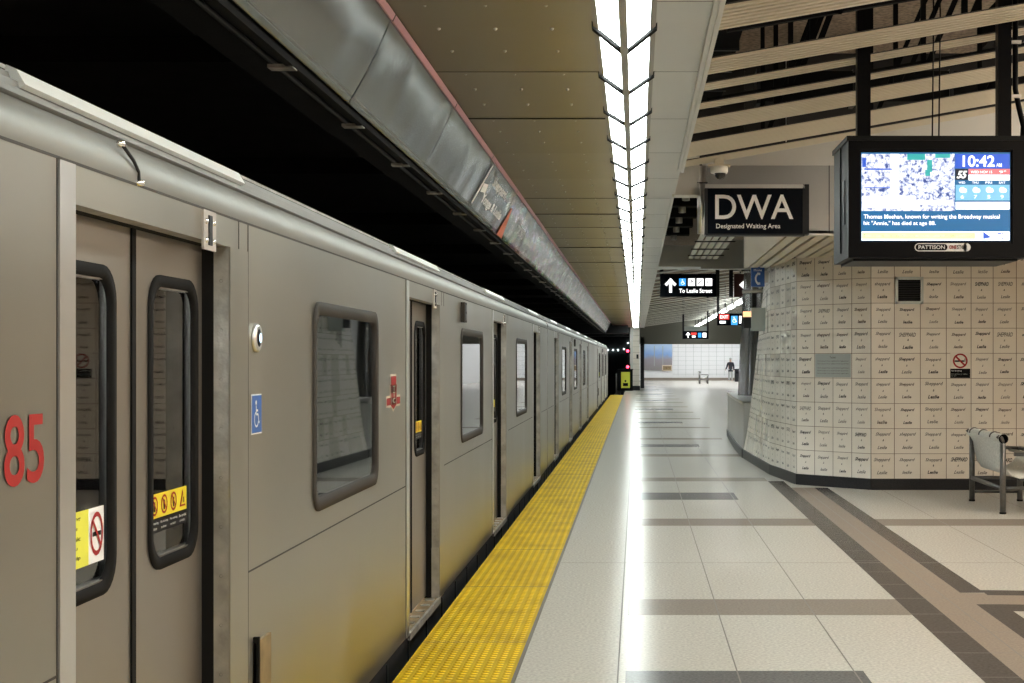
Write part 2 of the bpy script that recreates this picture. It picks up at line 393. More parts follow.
# longitudinal dark bands with the tan band between
fl(1.78, 1.99, YB, 19.6, 'terra_dark', 1.5 * e)
fl(1.99, 2.29, YB, 18.6, 'terra_tan', 1.5 * e)
fl(2.29, 2.46, 10.2, 18.6, 'terra_dark', 1.5 * e)
fl(2.29, 2.47, YB, 9.72, 'terra_dark', 1.5 * e)
mb.face([(2.29, 9.72, e), (9, 9.2, e), (9, 9.7, e), (2.29, 10.2, e)], 'terra_tan')
mb.face([(2.46, 10.1, 1.5 * e), (9, 9.6, 1.5 * e), (9, 9.85, 1.5 * e), (2.46, 10.32, 1.5 * e)], 'terra_dark')
mb.face([(2.47, 9.72, 1.5 * e), (2.47, 9.45, 1.5 * e), (9, 8.9, 1.5 * e), (9, 9.2, 1.5 * e)], 'terra_dark')
fl(2.135, 2.142, YB, 18.6, 'joint', 2.2 * e)
for k in range(26): fl(1.78, 2.29, 5 + .62 * k, 5.008 + .62 * k, 'joint', 2.2 * e)
for x in (3.1, 4.3, 5.5, 6.7): fl(x, x + jw * 2, YB, 18.3, 'joint', 2 * e)
struct(mb.build('floor'))
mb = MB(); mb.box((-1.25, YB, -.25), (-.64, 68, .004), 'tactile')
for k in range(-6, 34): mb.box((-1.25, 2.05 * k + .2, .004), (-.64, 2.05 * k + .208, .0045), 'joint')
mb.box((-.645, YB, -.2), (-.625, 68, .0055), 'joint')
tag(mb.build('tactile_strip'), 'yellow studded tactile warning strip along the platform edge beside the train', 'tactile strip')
mb = MB(); mb.box((-6.2, YB, -1.5), (-.9, 135, -1.2), 'soot'); mb.box((-1.27, YB, -1.2), (-1.0, 135, -.26), 'soot')
struct(mb.build('floor_trackbed'))
mb = MB(); mb.box((-6.4, YB, -1.5), (-6.1, 135, 5), 'soot'); struct(mb.build('wall_left'))
mb = MB(); mb.box((-6.4, YB - .3, -1.5), (9.3, YB, 5.2), 'bulk_white'); struct(mb.build('wall_back'))
mb = MB(); mb.box((9, YB, 0), (9.3, 18.3, 5.2), 'tile'); struct(mb.build('wall_right'))
mb = MB(); mb.box((-6.4, YB, 4.95), (9.3, 84, 5.2), 'slab'); struct(mb.build('ceiling_slab'))
mb = MB(); mb.box((-6.4, YB, 3.9), (-1.7, 84, 4.1), 'soot')
for k in range(14): mb.box((-6.1, 4 + 6 * k, 3.72), (-1.75, 4.35 + 6 * k, 3.9), 'soot')
struct(mb.build('ceiling_tunnel'))
# metal ceiling left of the strip light: panels with a slight dish, seams and rivets
mb = MB(); CZ = 3.40; PL = 1.71
k0 = int(YB / PL) - 1
for k in range(k0, 46):
    y0 = k * PL + 1.9; y1 = y0 + PL
    if y0 > 77: break
    xs = [-1.24, -.9, -.55, -.225]
    rng = random.uniform(-.006, .006)
    for i in range(3):
        for j in range(4):
            ya = y0 + PL * j / 4; yb = y0 + PL * (j + 1) / 4
            h = lambda jj: CZ + .010 * math.sin(math.pi * jj / 4) + rng * jj / 4
            mb.mesh([(xs[i], ya, h(j)), (xs[i + 1], ya, h(j)), (xs[i + 1], yb, h(j + 1)), (xs[i], yb, h(j + 1))], [(0, 1, 2, 3)], 'ceil', True)
    mb.box((-1.24, y0 - .005, CZ - .003), (-.225, y0 + .002, CZ + .02), 'seam')
    if y0 < 40:
        for x in (-1.05, -.75, -.45):
            for yy in (y0 + .09, y0 + .6, y0 + 1.15):
                mb.lathe([(.011, .012), (.009, .002), (.0, -.004)], (x, yy, CZ - .002), 'steel_bright', 6)
mb.box((-1.25, YB, CZ + .03), (-.225, 78, CZ + .06), 'soot')
struct(mb.build('ceiling'))
mb = MB(); mb.box((.095, YB, CZ), (.40, 78, CZ + .04), 'ceil_r')
for k in range(-8, 46): mb.box((.095, k * PL + 1.9 - .003, CZ - .001), (.40, k * PL + 1.903, CZ), 'seam')
struct(mb.build('ceiling_edge'))
mb = MB(); mb.box((.40, YB, CZ - .035), (.425, 13.2, CZ + .12), 'trim'); mb.box((.372, YB, CZ - .022), (.40, 13.2, CZ), 'trim')
mb.box((.37, 15.2, CZ - .03), (.392, 78, CZ + .12), 'trim')
struct(mb.build('trim_1'))
mb = MB(); mb.box((-.32, YB, CZ + .12), (.40, 78, CZ + .16), 'soot'); mb.box((.425, YB, CZ + .16), (.46, 13.2, 4.95), 'soot'); struct(mb.build('ceiling_void'))

# ---- strip light modules
LM = 1.26
def light_module(label):
    r = thing('strip_light', label, 'ceiling light', (0, 0, CZ), 'fluorescent strip light modules over the platform')
    f = MB()
    f.box((-.228, 0, -.014), (-.20, LM, .1), 'frame_al'); f.box((.068, 0, -.014), (.098, LM, .1), 'frame_al')
    f.box((-.092, 0, -.035), (-.05, LM, .06), 'frame_al'); f.box((-.225, 0, .09), (.095, LM, .11), 'frame_al')
    for xa, xb, ya, yb in ((-.235, -.071, -.06, .6), (-.071, .105, .6, -.06)):
        f.mesh([(xa, ya, -.024), (xb, yb, -.024), (xb, yb + .09, -.024), (xa, ya + .09, -.024), (xa, ya, .06), (xb, yb, .06), (xb, yb + .09, .06), (xa, ya + .09, .06)],
               [(0, 1, 2, 3), (0, 4, 5, 1), (2, 6, 7, 3), (4, 7, 6, 5), (0, 3, 7, 4), (1, 5, 6, 2)], 'blackm')
    f.build('light_frame', r)
    for xa, xb, ya, yb in ((-.20, -.092, .08, .50), (-.05, .068, .54, .1)):
        d = MB(); z = -.010
        d.mesh([(xa, ya + .03, z), (xb, yb + .03, z), (xb, yb + LM - .03, z), (xa, ya + LM - .03, z), (xa, ya + .03, z + .01), (xb, yb + .03, z + .01), (xb, yb + LM - .03, z + .01), (xa, ya + LM - .03, z + .01)],
               [(0, 3, 2, 1), (4, 5, 6, 7), (0, 1, 5, 4), (1, 2, 6, 5), (2, 3, 7, 6), (3, 0, 4, 7)], 'diff')
        d.build('diffuser', r)
    return r
lm0 = None; cnt = 0
for k in range(-10, 61):
    y = 7.52 - LM * 6 + LM * k
    vis = y + LM > 7.0
    if vis: cnt += 1
    lab = ('chevron-edged fluorescent light panel in the long platform strip, %s one counted from the near end' % ordn(cnt)) if vis else 'fluorescent light panel of the long platform strip above and behind the viewer'
    if lm0 is None: lm0 = light_module(lab); o = lm0
    else: o = copy_tree(lm0)
    o.location = (0, y, CZ); o['label'] = lab

# ---- advertising fascia
ax0, az0, ax1, az1 = -1.46, 2.95, -1.235, 3.405
def fasc(u, v, off=0.0):       # u along y, v 0..1 from bottom to top
    n = Vector((az1 - az0, 0, -(az1 - az0) * 0 - (ax1 - ax0))).normalized()
    p = Vector((ax0 + (ax1 - ax0) * v, u, az0 + (az1 - az0) * v)) + n * off
    return tuple(p)
k = 0
for y0 in [7.3 + 2.5 * i for i in range(-8, 29)]:
    y1 = min(y0 + 2.482, 68)
    if y0 >= 67: break
    vis = y1 > 4.2
    if vis: k += 1
    m_ = MB(); n_ = 10
    for j in range(n_):
        a = fasc(y0, j / n_); 
        dz = .012 * math.sin(math.pi * j / n_); dz2 = .012 * math.sin(math.pi * (j + 1) / n_)
        m_.mesh([fasc(y0, j / n_, dz), fasc(y1, j / n_, dz), fasc(y1, (j + 1) / n_, dz2), fasc(y0, (j + 1) / n_, dz2)], [(0, 1, 2, 3)], 'advert', True)
    m_.face([fasc(y0, 0, -.02), fasc(y0, 1, -.02), fasc(y1, 1, -.02), fasc(y1, 0, -.02)], 'dark')
    m_.face([fasc(y0, 0, -.02), fasc(y1, 0, -.02), fasc(y1, 0, 0), fasc(y0, 0, 0)], 'dark')
    m_.face([fasc(y0, 1, -.02), fasc(y0, 1, 0), fasc(y1, 1, 0), fasc(y1, 1, -.02)], 'dark')
    for yy, s_ in ((y0, 1), (y1, -1)): m_.face([fasc(yy, 0, -.02), fasc(yy, 0, 0), fasc(yy, 1, 0), fasc(yy, 1, -.02)], 'dark')
    t = tag(m_.build('advertising_panel'), ('glossy slanted panel of the fascia above the train, %s one from the near end' % ordn(k)) if vis else 'glossy slanted fascia panel above the train behind the viewer', 'panel', 'glossy panels of the fascia over the platform edge')
    p_ = MB(); p_.face([fasc(y0, .93, .016), fasc(y1, .93, .016), fasc(y1, 1.0, .016), fasc(y0, 1.0, .016)], 'pink')
    p_.face([fasc(y0, .93, .003), fasc(y1, .93, .003), fasc(y1, .93, .016), fasc(y0, .93, .016)], 'pink')
    p_.build('pink_border', t)
    if abs(y0 - 12.3) < .1:
        q = MB(); fn = lambda u, v: fasc(u, v, .017)
        put_text(q, 'Sheppard', 'white', fn, 12.95, .56, wd=1.2, ht=.24, weight=.03)
        put_text(q, 'Yonge & Leslie', 'white', fn, 12.75, .20, wd=1.75, ht=.22, weight=.03)
        seg(q, fn, (12.35, .12), (12.5, .88), .07, 'white'); seg(q, fn, (12.5, .45), (12.78, .5), .16, 'white')
        q.build('panel_lettering', t)
    if abs(y0 - 14.8) < .1:
        q = MB(); fn = lambda u, v: fasc(u, v, .017)
        q.face([fn(14.82, .0), fn(15.35, .0), fn(15.05, .62), fn(14.95, .62)], 'orange_stk')
        put_text(q, 'TORONTO', 'white', fn, 16.2, .3, wd=1.0, ht=.22, weight=.01)
        q.build('panel_lettering', t)
mb = MB()
mb.box((-1.75, YB, 2.94), (-1.50, 68, 3.90), 'blackm')
struct(mb.build('wall_fascia'))
mb = MB()
mb.box((-1.50, YB, 2.905), (-1.465, 68, 2.935), 'blackm')
for i in range(52): mb.box((-1.58, YB + 1.55 * i, 2.90), (-1.47, YB + 1.55 * i + .08, 2.915), 'steel_worn')
mb.tube([(-1.56, YB, 2.925), (-1.56, 68, 2.925)], .012, 'dark', 8)
struct(mb.build('trim_2'))

# ---- slatted sloping ceiling
def slat(y0, y1, x0=.43, x1=8.9, z0=CZ, sl=.175, m='slat', rib=.072):
    y0 += .05; q = MB(); n = max(2, round((y1 - y0) / rib)); w_ = (y1 - y0) / n
    zz = lambda x: z0 + sl * (x - x0)
    for i in range(n):
        a = y0 + w_ * i; b = a + w_ * .56
        q.mesh([(x0, a, zz(x0)), (x1, a, zz(x1)), (x1, b, zz(x1)), (x0, b, zz(x0)), (x0, a, zz(x0) + .012), (x1, a, zz(x1) + .012), (x1, b, zz(x1) + .012), (x0, b, zz(x0) + .012)],
               [(0, 3, 2, 1), (0, 1, 5, 4), (2, 3, 7, 6), (0, 4, 7, 3), (1, 2, 6, 5)], m)
    q.mesh([(x0, y0, zz(x0) + .012), (x1, y0, zz(x1) + .012), (x1, y1, zz(x1) + .012), (x0, y1, zz(x0) + .012), (x0, y0, zz(x0) + .02), (x1, y0, zz(x1) + .02), (x1, y1, zz(x1) + .02), (x0, y1, zz(x0) + .02)],
           [(0, 3, 2, 1), (4, 5, 6, 7), (0, 1, 5, 4), (2, 3, 7, 6), (0, 4, 7, 3), (1, 2, 6, 5)], 'seam')
    return q
near = [(7.1, 7.68), (8.37, 8.87), (9.13, 9.41), (9.84, 10.1), (10.46, 11.17), (11.6, 12.5), (12.68, 13.1)]
desc = ['broad ribbed cream ceiling slat at the very top of the view', 'ribbed cream ceiling slat in front of the hanging screen posts, second from the top', 'narrow ribbed ceiling slat, third from the top of the view', 'narrow ribbed ceiling slat, fourth from the top of the view',
        'wide ribbed ceiling slat with warm glint, fifth from the top', 'widest ribbed ceiling slat above the dome camera, sixth from the top', 'short-ribbed lowest near ceiling slat carrying the dome camera']
for i, (a, b) in enumerate([(3.6, 4.4), (4.9, 5.5), (6.0, 6.6)]):
    tag(slat(a, b).build('ceiling_slat'), 'ribbed cream ceiling slat above the viewer out of the picture', 'ceiling slat', 'ribbed slats over the waiting area')
for (a, b), d in zip(near, desc):
    tag(slat(a, b).build('ceiling_slat'), d, 'ceiling slat', 'ribbed slats over the waiting area')
k = 0
y = 27.6
while y < 76:
    k += 1; w_ = .55 if k % 3 else .9
    tag(slat(y, y + w_, .40, 8.9, CZ - .0, .14, 'slat2', .40).build('ceiling_slat'), 'ribbed ceiling slat beyond the bulkhead, %s one behind the cross beam' % ordn(k), 'ceiling slat', 'far ribbed ceiling slats along the platform')
    y += w_ + (.8 if k % 2 else 1.15)
# void contents: black ducts, hangers
def duct(a, b, label, m='blackm'):
    q = MB(); q.box(a, b, m)
    L = b[1] - a[1] if (b[1] - a[1]) > (b[0] - a[0]) else b[0] - a[0]
    n = max(2, int(L / .9)); al = (b[1] - a[1]) > (b[0] - a[0])
    for i in range(n + 1):
        t_ = L * i / n
        if al: q.box((a[0] - .02, a[1] + t_ - .02, a[2] - .02), (b[0] + .02, a[1] + t_ + .02, b[2] + .02), 'dark')
        else: q.box((a[0] + t_ - .02, a[1] - .02, a[2] - .02), (a[0] + t_ + .02, b[1] + .02, b[2] + .02), 'dark')
    tag(q.build('air_duct'), label, 'duct')
duct((.62, 4, 4.3), (.85, 15.0, 4.55), 'black air duct running lengthwise above the slats by the ceiling edge')
duct((3.1, 6.0, 4.45), (3.4, 13.0, 4.75), 'black air duct above the slats behind the right screen post')
duct((1.2, 14.2, 4.2), (8.8, 14.5, 4.5), 'black crosswise duct above the dome camera slat')
hg = 0
for y_ in (8.0, 9.0, 10.3, 11.4, 12.6):
    q = MB()
    zf = lambda x: CZ + .06 + .175 * (x - .43)
    q.mesh([(.5, y_, zf(.5)), (8.8, y_, zf(8.8)), (8.8, y_ + .04, zf(8.8)), (.5, y_ + .04, zf(.5)), (.5, y_, zf(.5) + .05), (8.8, y_, zf(8.8) + .05), (8.8, y_ + .04, zf(8.8) + .03), (.5, y_ + .04, zf(.5) + .03)],
           [(0, 3, 2, 1), (4, 5, 6, 7), (0, 1, 5, 4), (2, 3, 7, 6), (0, 4, 7, 3), (1, 2, 6, 5)], 'blackm')
    for x_ in [1.1 + .95 * i for i in range(6)]:
        q.box((x_ - .018, y_ + .0, zf(x_)), (x_ + .018, y_ + .03, 4.95), 'blackm')
        q.mesh([(x_, y_, zf(x_)), (x_ + .5, y_, 4.9), (x_ + .54, y_, 4.9), (x_ + .04, y_, zf(x_)), (x_, y_ + .03, zf(x_)), (x_ + .5, y_ + .03, 4.9), (x_ + .54, y_ + .03, 4.9), (x_ + .04, y_ + .03, zf(x_))], [(0, 3, 2, 1), (4, 5, 6, 7), (0, 1, 5, 4), (2, 3, 7, 6)], 'blackm')
    hg += 1; tag(q.build('hanger_frame'), 'black steel hanger frame above the slatted ceiling, %s from the near end' % ordn(hg), 'hanger frame', 'hanger frames above the slats')

# ---- bulkhead at Y ~15.4 and lower soffit
mb = MB()
BY = 15.4; BZ = 2.985
zl, zr = gz(163, BY), gz(163, BY) + .175 * 8.55
mb.mesh([(.70, BY - .02, gz(165.5, BY)), (9, BY - .02, gz(165.5, BY)), (9, BY - .02, zr), (.70, BY - .02, zl), (.70, BY + .1, gz(165.5, BY)), (9, BY + .1, gz(165.5, BY)), (9, BY + .1, zr), (.70, BY + .1, zl)],
        [(0, 1, 2, 3), (4, 7, 6, 5), (0, 4, 5, 1), (0, 3, 7, 4), (2, 6, 7, 3)], 'bulk_white')
mb.box((.45, BY + .1, gz(165.5, BY)), (9, BY + .15, 4.95), 'soot')
mb.box((.39, 15.2, 3.39), (.66, 15.45, 3.80), 'bulk_white')
struct(mb.build('wall_bulkhead'))
mb = MB(); mb.box((.70, BY, BZ + .02), (9, BY + .08, gz(165.5, BY)), 'bulk_steel')
for x in (2.05, 2.4, 3.6, 4.8): mb.box((x, BY - .004, BZ + .02), (x + .01, BY, gz(165.5, BY)), 'seam')
struct(mb.build('wall_bulkhead_steel'))
mb = MB(); mb.box((.70, BY, BZ), (9, BY + .08, BZ + .05), 'bulk_white')
mb.mesh([(1.15, BY, BZ), (1.6, BY, BZ), (1.6, 20.9, BZ), (1.55, 20.9, BZ), (1.15, BY, 4.9), (1.6, BY, 4.9), (1.6, 20.9, 4.9), (1.55, 20.9, 4.9)], [(0, 3, 2, 1), (0, 4, 7, 3), (2, 3, 7, 6), (1, 2, 6, 5)], 'bulk_white')
mb.box((1.6, BY + .1, BZ + .12), (9, 20.9, BZ + .16), 'seam')
struct(mb.build('ceiling_soffit'))
for i in range(34):
    x = 1.63 + .15 * i
    q = MB(); q.box((x, BY + .08, BZ + .0), (x + .11, 18.28 if x > 2.9 else 20.8, BZ + .03), 'slat')
    if x < 2.9: q = MB(); q.box((x, BY + .08, BZ), (x + .11, 18.9 if x > 2.0 else 20.8, BZ + .03), 'slat')
    tag(q.build('soffit_slat'), 'narrow cream slat under the bulkhead soffit, %s from the left edge' % ordn(i + 1), 'ceiling slat', 'lengthwise slats under the soffit')
# grid slats seen between the strip ceiling and the soffit
for i in range(5):
    x = .92 + .11 * i
    q = MB(); q.box((x, 20.6, 3.46), (x + .075, 25.8, 3.48), 'slat2')
    tag(q.build('ceiling_slat'), 'short beige lengthwise ceiling slat left of the soffit, %s from the platform side' % ordn(i + 1), 'ceiling slat', 'short lengthwise slats beside the soffit')
mb = MB()
for y_ in (21.9, 23.4, 24.8): mb.box((.88, y_, 3.445), (1.5, y_ + .06, 3.46), 'dark')
tag(mb.build('cross_bars'), 'dark cross bars under the short beige slats left of the soffit', 'bars')
for i in range(6):
    q = MB(); y_ = 16.6 + 1.5 * i; q.box((.42, y_, 3.75), (.88, y_ + .3, 3.95), 'blackm'); q.lathe([(.05, 0), (.05, -.08), (.0, -.08)], (.62, y_ + .15, 3.75), 'steel_worn', 10)
    tag(q.build('dark_joist'), 'dark joist in the open ceiling bay left of the soffit, %s from the near end' % ordn(i + 1), 'joist', 'joists in the open ceiling bay')
mb = MB(); mb.box((.40, 26.4, 3.36), (1.18, 27.2, 3.75), 'ceil_r'); mb.box((1.18, 27.0, 3.36), (9, 27.3, 3.9), 'ceil_r'); struct(mb.build('ceiling_beam'))
# corner post of the bulkhead
mb = MB(); px0 = at(697.5, 165, 15.25); mb.tube([(.69, 15.3, gz(233, 15.2)), (.69, 15.3, gz(165, 15.2))], .05, 'steel_bright', 20); 
mb.box((.635, 15.2, gz(183, 15.2)), (.745, 15.34, gz(182, 15.2)), 'dark')
struct(mb.build('trim_3'))

# ---- tiled wall
PTS = [((9.0, 18.3), (9.0, 18.3))]
cols = []      # boundaries: list of (bottom xy, top xy)
xs = [2.974, 3.27, 3.60, 3.93, 4.245, 4.525, 4.82] + [4.82 + .32 * i for i in range(1, 13)] + [9.0]
for x in reversed(xs): cols.append(((x, 18.3), (x, 18.3)))
A = (2.974, 18.3); B = (2.12, 19.1); C_ = (1.925, 20.8); D = (1.80, 24.3); DT = (2.15, 24.3)
for i in range(1, 5): t = i / 4; cols.append(((A[0] + (B[0] - A[0]) * t, A[1] + (B[1] - A[1]) * t),) * 2)
for i in range(1, 6): t = i / 5; cols.append(((B[0] + (C_[0] - B[0]) * t, B[1] + (C_[1] - B[1]) * t),) * 2)
for i in range(1, 12):
    t = i / 11; p = (C_[0] + (D[0] - C_[0]) * t, C_[1] + (D[1] - C_[1]) * t)
    tt = t; q = (C_[0] + (DT[0] - C_[0]) * tt ** 1.3, p[1]); cols.append((p, q))
ZB = .14; TH = .319; NR = 9
def wallpt(i, fu, z, off=0):
    (b0, t0), (b1, t1) = cols[i], cols[i + 1]
    b = Vector(b0).lerp(Vector(b1), fu); t = Vector(t0).lerp(Vector(t1), fu)
    f = (z - ZB) / 2.87; f = max(0, min(1, f)) ** .8
    p = b.lerp(t, f); d = (Vector(b1) - Vector(b0)).normalized(); n = Vector((-d.y, d.x)) * -1
    if n.y > 0 and abs(n.y) > .1: n = -n
    if abs(n.y) <= .1 and n.x > 0: n = -n
    p = p + n * off
    return (p.x, p.y, z)
wmb = MB(); ink = MB(); RES = 2
for i in range(len(cols) - 1):
    W = (Vector(cols[i + 1][0]) - Vector(cols[i][0])).length; g = .004 / W
    for r in range(NR):
        z0 = ZB + TH * r; z1 = z0 + TH
        m = random.choice(['tile', 'tile', 'tile_b', 'tile_c'])
        wmb.face([wallpt(i, g, z0 + .003, .003), wallpt(i, 1 - g, z0 + .003, .003), wallpt(i, 1 - g, z1 - .003, .003), wallpt(i, g, z1 - .003, .003)][::1], m)
        a, b, c, d = [wallpt(i, *q) for q in ((0, z0), (1, z0), (1, z1), (0, z1))]
        wmb.face([a, b, c, d], 'grout')
        xx = cols[i][0][0]
        if xx > 6.0: continue
        # flip: columns run right to left seen from the platform
        sh = random.uniform(.2, .55); im = 'ink' if random.random() < .74 else 'ink_faint'
        k = random.uniform(.85, 1.1)
        fn = lambda u, v, i=i, z0=z0: wallpt(i, 1 - u, z0 + v, .0045)
        sw = .66 * k * min(1, .32 / W * 1.0)
        for s_, hh, vv, ww in ((random.choice(['Sheppard', 'Sheppard', 'Sheppard', 'SHEPPARD', 'sheppard']), .052, .215, sw), ('&', .026, .155, .06), (random.choice(['Leslie', 'Leslie', 'leslie', 'Leslie']), .042, .062, sw * .62)):
            put_text(ink, s_, im, fn, .5 + random.uniform(-.03, .03), vv + random.uniform(-.006, .006), wd=ww, ht=hh * k, shear=round(sh, 1), weight=random.choice([.01, .03]), center=True)
struct(wmb.build('wall_tiled'))
o = ink.build('wall_tiled_writing'); struct(o)
bb = MB()
for i in range(len(cols) - 1):
    P = [wallpt(i, 0, 0, .02), wallpt(i, 1, 0, .02), wallpt(i, 1, 0, .0), wallpt(i, 0, 0, .0)]
    lo = [Vector((p[0], p[1], 0)) for p in P]; hi = [Vector((p[0], p[1], ZB)) for p in P]
    bb.mesh(lo + hi, [(0, 1, 5, 4), (4, 5, 6, 7), (2, 3, 7, 6)], 'granite')
struct(bb.build('baseboard_right'))
mb = MB(); mb.face([(9, 18.35, 3.02), (9, 26, 3.02), (2.3, 26, 3.02), (2.0, 20.8, 3.02), (2.17, 19.15, 3.02), (3.0, 18.35, 3.02)], 'seam'); struct(mb.build('wall_tiled_top'))
RES = 5
# low steel clad wall and dark fluted column behind
mb = MB(); P = [(1.80, 24.32), (1.83, 26.5), (1.90, 29), (1.99, 31.5)]
for i in range(3):
    (xa, ya), (xb, yb) = P[i], P[i + 1]
    mb.mesh([(xa, ya, 0), (xb, yb, 0), (xb, yb, .93), (xa, ya, .93), (xa + .35, ya, 0), (xb + .35, yb, 0), (xb + .35, yb, .93), (xa + .35, ya, .93)], [(0, 1, 2, 3), (2, 3, 7, 6), (4, 7, 6, 5), (0, 3, 7, 4), (1, 5, 6, 2)], 'bulk_steel')
mb.box((1.98, 31.2, 0), (2.6, 31.5, .93), 'bulk_steel')
for i in range(3):
    (xa, ya), (xb, yb) = P[i], P[i + 1]
    mb.mesh([(xa - .03, ya, 0), (xb - .03, yb, 0), (xb - .03, yb, .14), (xa - .03, ya, .14), (xa, ya, .14), (xb, yb, .14), (xa, ya, 0)], [(0, 1, 2, 3), (3, 2, 5, 4), (0, 3, 4, 6)], 'granite')
    mb.mesh([(xa - .02, ya, .90), (xb - .02, yb, .90), (xb - .02, yb, .95), (xa - .02, ya, .95), (xa + .37, ya, .95), (xb + .37, yb, .95)], [(0, 1, 2, 3), (3, 2, 5, 4)], 'steel_bright')
struct(mb.build('wall_low'))
mb = MB(); n = 48; cx, cy = 2.42, 28.5
def fl_ring(z, R):
    return [(cx + (R + .025 * math.cos(12 * 2 * math.pi * k / n)) * math.cos(2 * math.pi * k / n), cy + (R + .025 * math.cos(12 * 2 * math.pi * k / n)) * math.sin(2 * math.pi * k / n), z) for k in range(n)]
lv = [(.93, .40), (1.6, .37), (2.4, .33), (3.1, .29), (3.36, .28), (3.4, .33), (3.7, .33)]
vs = []; 
for z, R in lv: vs += fl_ring(z, R)
mb.mesh(vs, [(i * n + k, i * n + (k + 1) % n, (i + 1) * n + (k + 1) % n, (i + 1) * n + k) for i in range(len(lv) - 1) for k in range(n)], 'flute', False)
mb.lathe([(.30, -.03), (.34, -.03), (.34, .03), (.3, .03)], (cx, cy, 3.0), 'steel_bright', 32)
struct(mb.build('trim_column'))
# stuff right of the low wall, behind it: escalator hall wall
mb = MB(); mb.box((2.75, 24.4, 0), (9, 24.6, 4.9), 'tile'); mb.box((9, 24.6, 0), (9.2, 84, 4.9), 'hall_white'); struct(mb.build('wall_far_right'))

# ---- far end: pillar, beam, hall
mb = MB(); mb.box((-.38, 78, .25), (-.22, 78.6, 3.9), 'trim'); mb.box((-.22, 78, .25), (.14, 78.6, 3.9), 'tile_c')
for k in range(10): mb.box((-.22, 77.995, .5 + .31 * k), (.14, 78, .51 + .31 * k), 'grout')
mb.box((-.03, 77.97, 1.72), (.08, 78, 1.95), 'dark'); mb.box((-.4, 77.97, 0), (.16, 78.6, .25), 'granite'); struct(mb.build('wall_pillar'))
mb = MB(); mb.box((.14, 84, gz(344, 84)), (9, 84.6, 5.1), 'olive'); mb.box((.2, 84, 0), (.42, 84.6, 3.0), 'dark'); struct(mb.build('ceiling_far_beam'))
mb = MB(); mb.box((-6.2, YE, 0), (9.3, YE + .3, 5.2), 'hall_white'); struct(mb.build('wall_far'))
mb = MB(); mb.box((2.9, YE - .05, .5), (9, YE, 3.9), 'hall_white')
for i in range(10): mb.box((3.3 + .62 * i, YE - .055, .4), (3.32 + .62 * i, YE - .05, 3.9), 'plaque')
for i in range(8): mb.box((2.9, YE - .055, .5 + .36 * i), (9, YE - .05, .515 + .36 * i), 'plaque')
mb.box((.4, YE - .3, 0), (9, YE - .05, .22), 'terra_brown')
struct(mb.build('wall_far_tiles'))
mb = MB(); mb.box((-6, 84.6, 4.4), (9.3, YE, 4.6), 'hall_white'); struct(mb.build('ceiling_hall'))
mb = MB(); mb.box((9, 84.6, 0), (9.3, YE, 4.5), 'hall_white'); mb.box((.05, 84.6, -.2), (.12, YE, 4.5), 'blackm'); mb.box((-6.2, 91.4, -1.5), (.05, 91.6, 4.5), 'soot'); struct(mb.build('wall_hall_sides'))
mb = MB(); mb.box((gx(643, YE), YE - .12, gz(370, YE)), (gx(672, YE), YE - .06, gz(344, YE)), 'mural')
for px in (654, 662.5): mb.box((gx(px, YE), YE - .13, gz(366, YE)), (gx(px, YE) + .05, YE - .12, gz(346, YE)), 'plaque')
tag(mb.build('wall_mural'), 'long blue and brown picture panel on the far bright wall', 'mural')
mb = MB(); fn = facing(YE - .16)
for a, b, c, d in ((662, 371, 672, 370), (662, 366, 672, 365), (662, 371, 663, 365), (671, 371, 672, 365)): mb.box((gx(a, YE), YE - .2, gz(b, YE)), (gx(c, YE), YE - .14, gz(d, YE)), 'cream')
mb.box((gx(663, YE), YE - .15, gz(370, YE)), (gx(671, YE), YE - .14, gz(366, YE)), 'sill')
tag(mb.build('poster_frame'), 'small cream framed picture at the lower right of the blue far panel', 'picture frame')
hl = 0
for y in (88, 94, 100, 106, 112):
    for x in (1.5, 4.5, 7.5):
        hl += 1; r = thing('hall_light', 'square ceiling light of the bright far hall, hidden behind the beam, %s of the grid' % ordn(hl), 'ceiling light', (x, y, 4.36), 'lights in the far hall')
        q = MB(); q.box((-.65, -.65, 0), (.65, .65, .04), 'trim'); q.build('light_frame', r)
        q = MB(); q.box((-.6, -.6, -.02), (.6, .6, 0), 'hall_lamp'); q.build('diffuser', r)
# second strip light further right, along the far platform
kk = 0
for y in range(41, 82, 4):
    kk += 1; r = thing('batten_light', 'slim light batten in the far ceiling right of the signs, %s from near end' % ordn(kk), 'ceiling light', (3.35, y, 3.52), 'far batten lights')
    q = MB(); q.box((-.07, 0, -.04), (.07, .35, .09), 'trim'); q.box((-.07, 3.35, -.04), (.07, 3.7, .09), 'trim'); q.box((-.02, 1.7, .07), (.02, 1.74, 1.0), 'dark'); q.build('light_frame', r)
    q = MB(); q.box((-.055, .4, -.03), (.055, 3.3, .07), 'diff_far'); q.build('diffuser', r)
# tunnel end objects
for i, y_ in enumerate((70.5, 74.5, 79.0, 84.0)):
    mb = MB(); mb.box((-6, y_, 2.95 + .1 * (i % 2)), (-.45, y_ + .9, 3.35), 'dark')
    tag(mb.build('tunnel_beam'), 'dark cross beam over the track past the fascia, %s from the near end' % ordn(i + 1), 'beam', 'cross beams over the track')
for i, (px, py) in enumerate(((608, 350), (613, 350), (618, 350), (624, 349), (628, 343))):
    r = tag(MB().lathe([(0, 0), (.05, .02), (.05, .1), (0, .12)], (gx(px, 91.2), 91.28, gz(py, 91.2)), 'bluelamp', 10, 'y').build('tunnel_lamp'), 'tiny pale tunnel lamp in the dark beyond the train, %s from the left' % ordn(i + 1), 'lamp', 'tunnel lamps beyond the train')
sg = thing('signal_light', 'railway signal with two red lamps left of the far pillar', 'signal', (-.5, 77.2, 0))
q = MB(); q.tube([(0, 0, gz(370, 77) + .05), (0, 0, 2.35)], .04, 'blackm', 8); q.build('pole', sg)
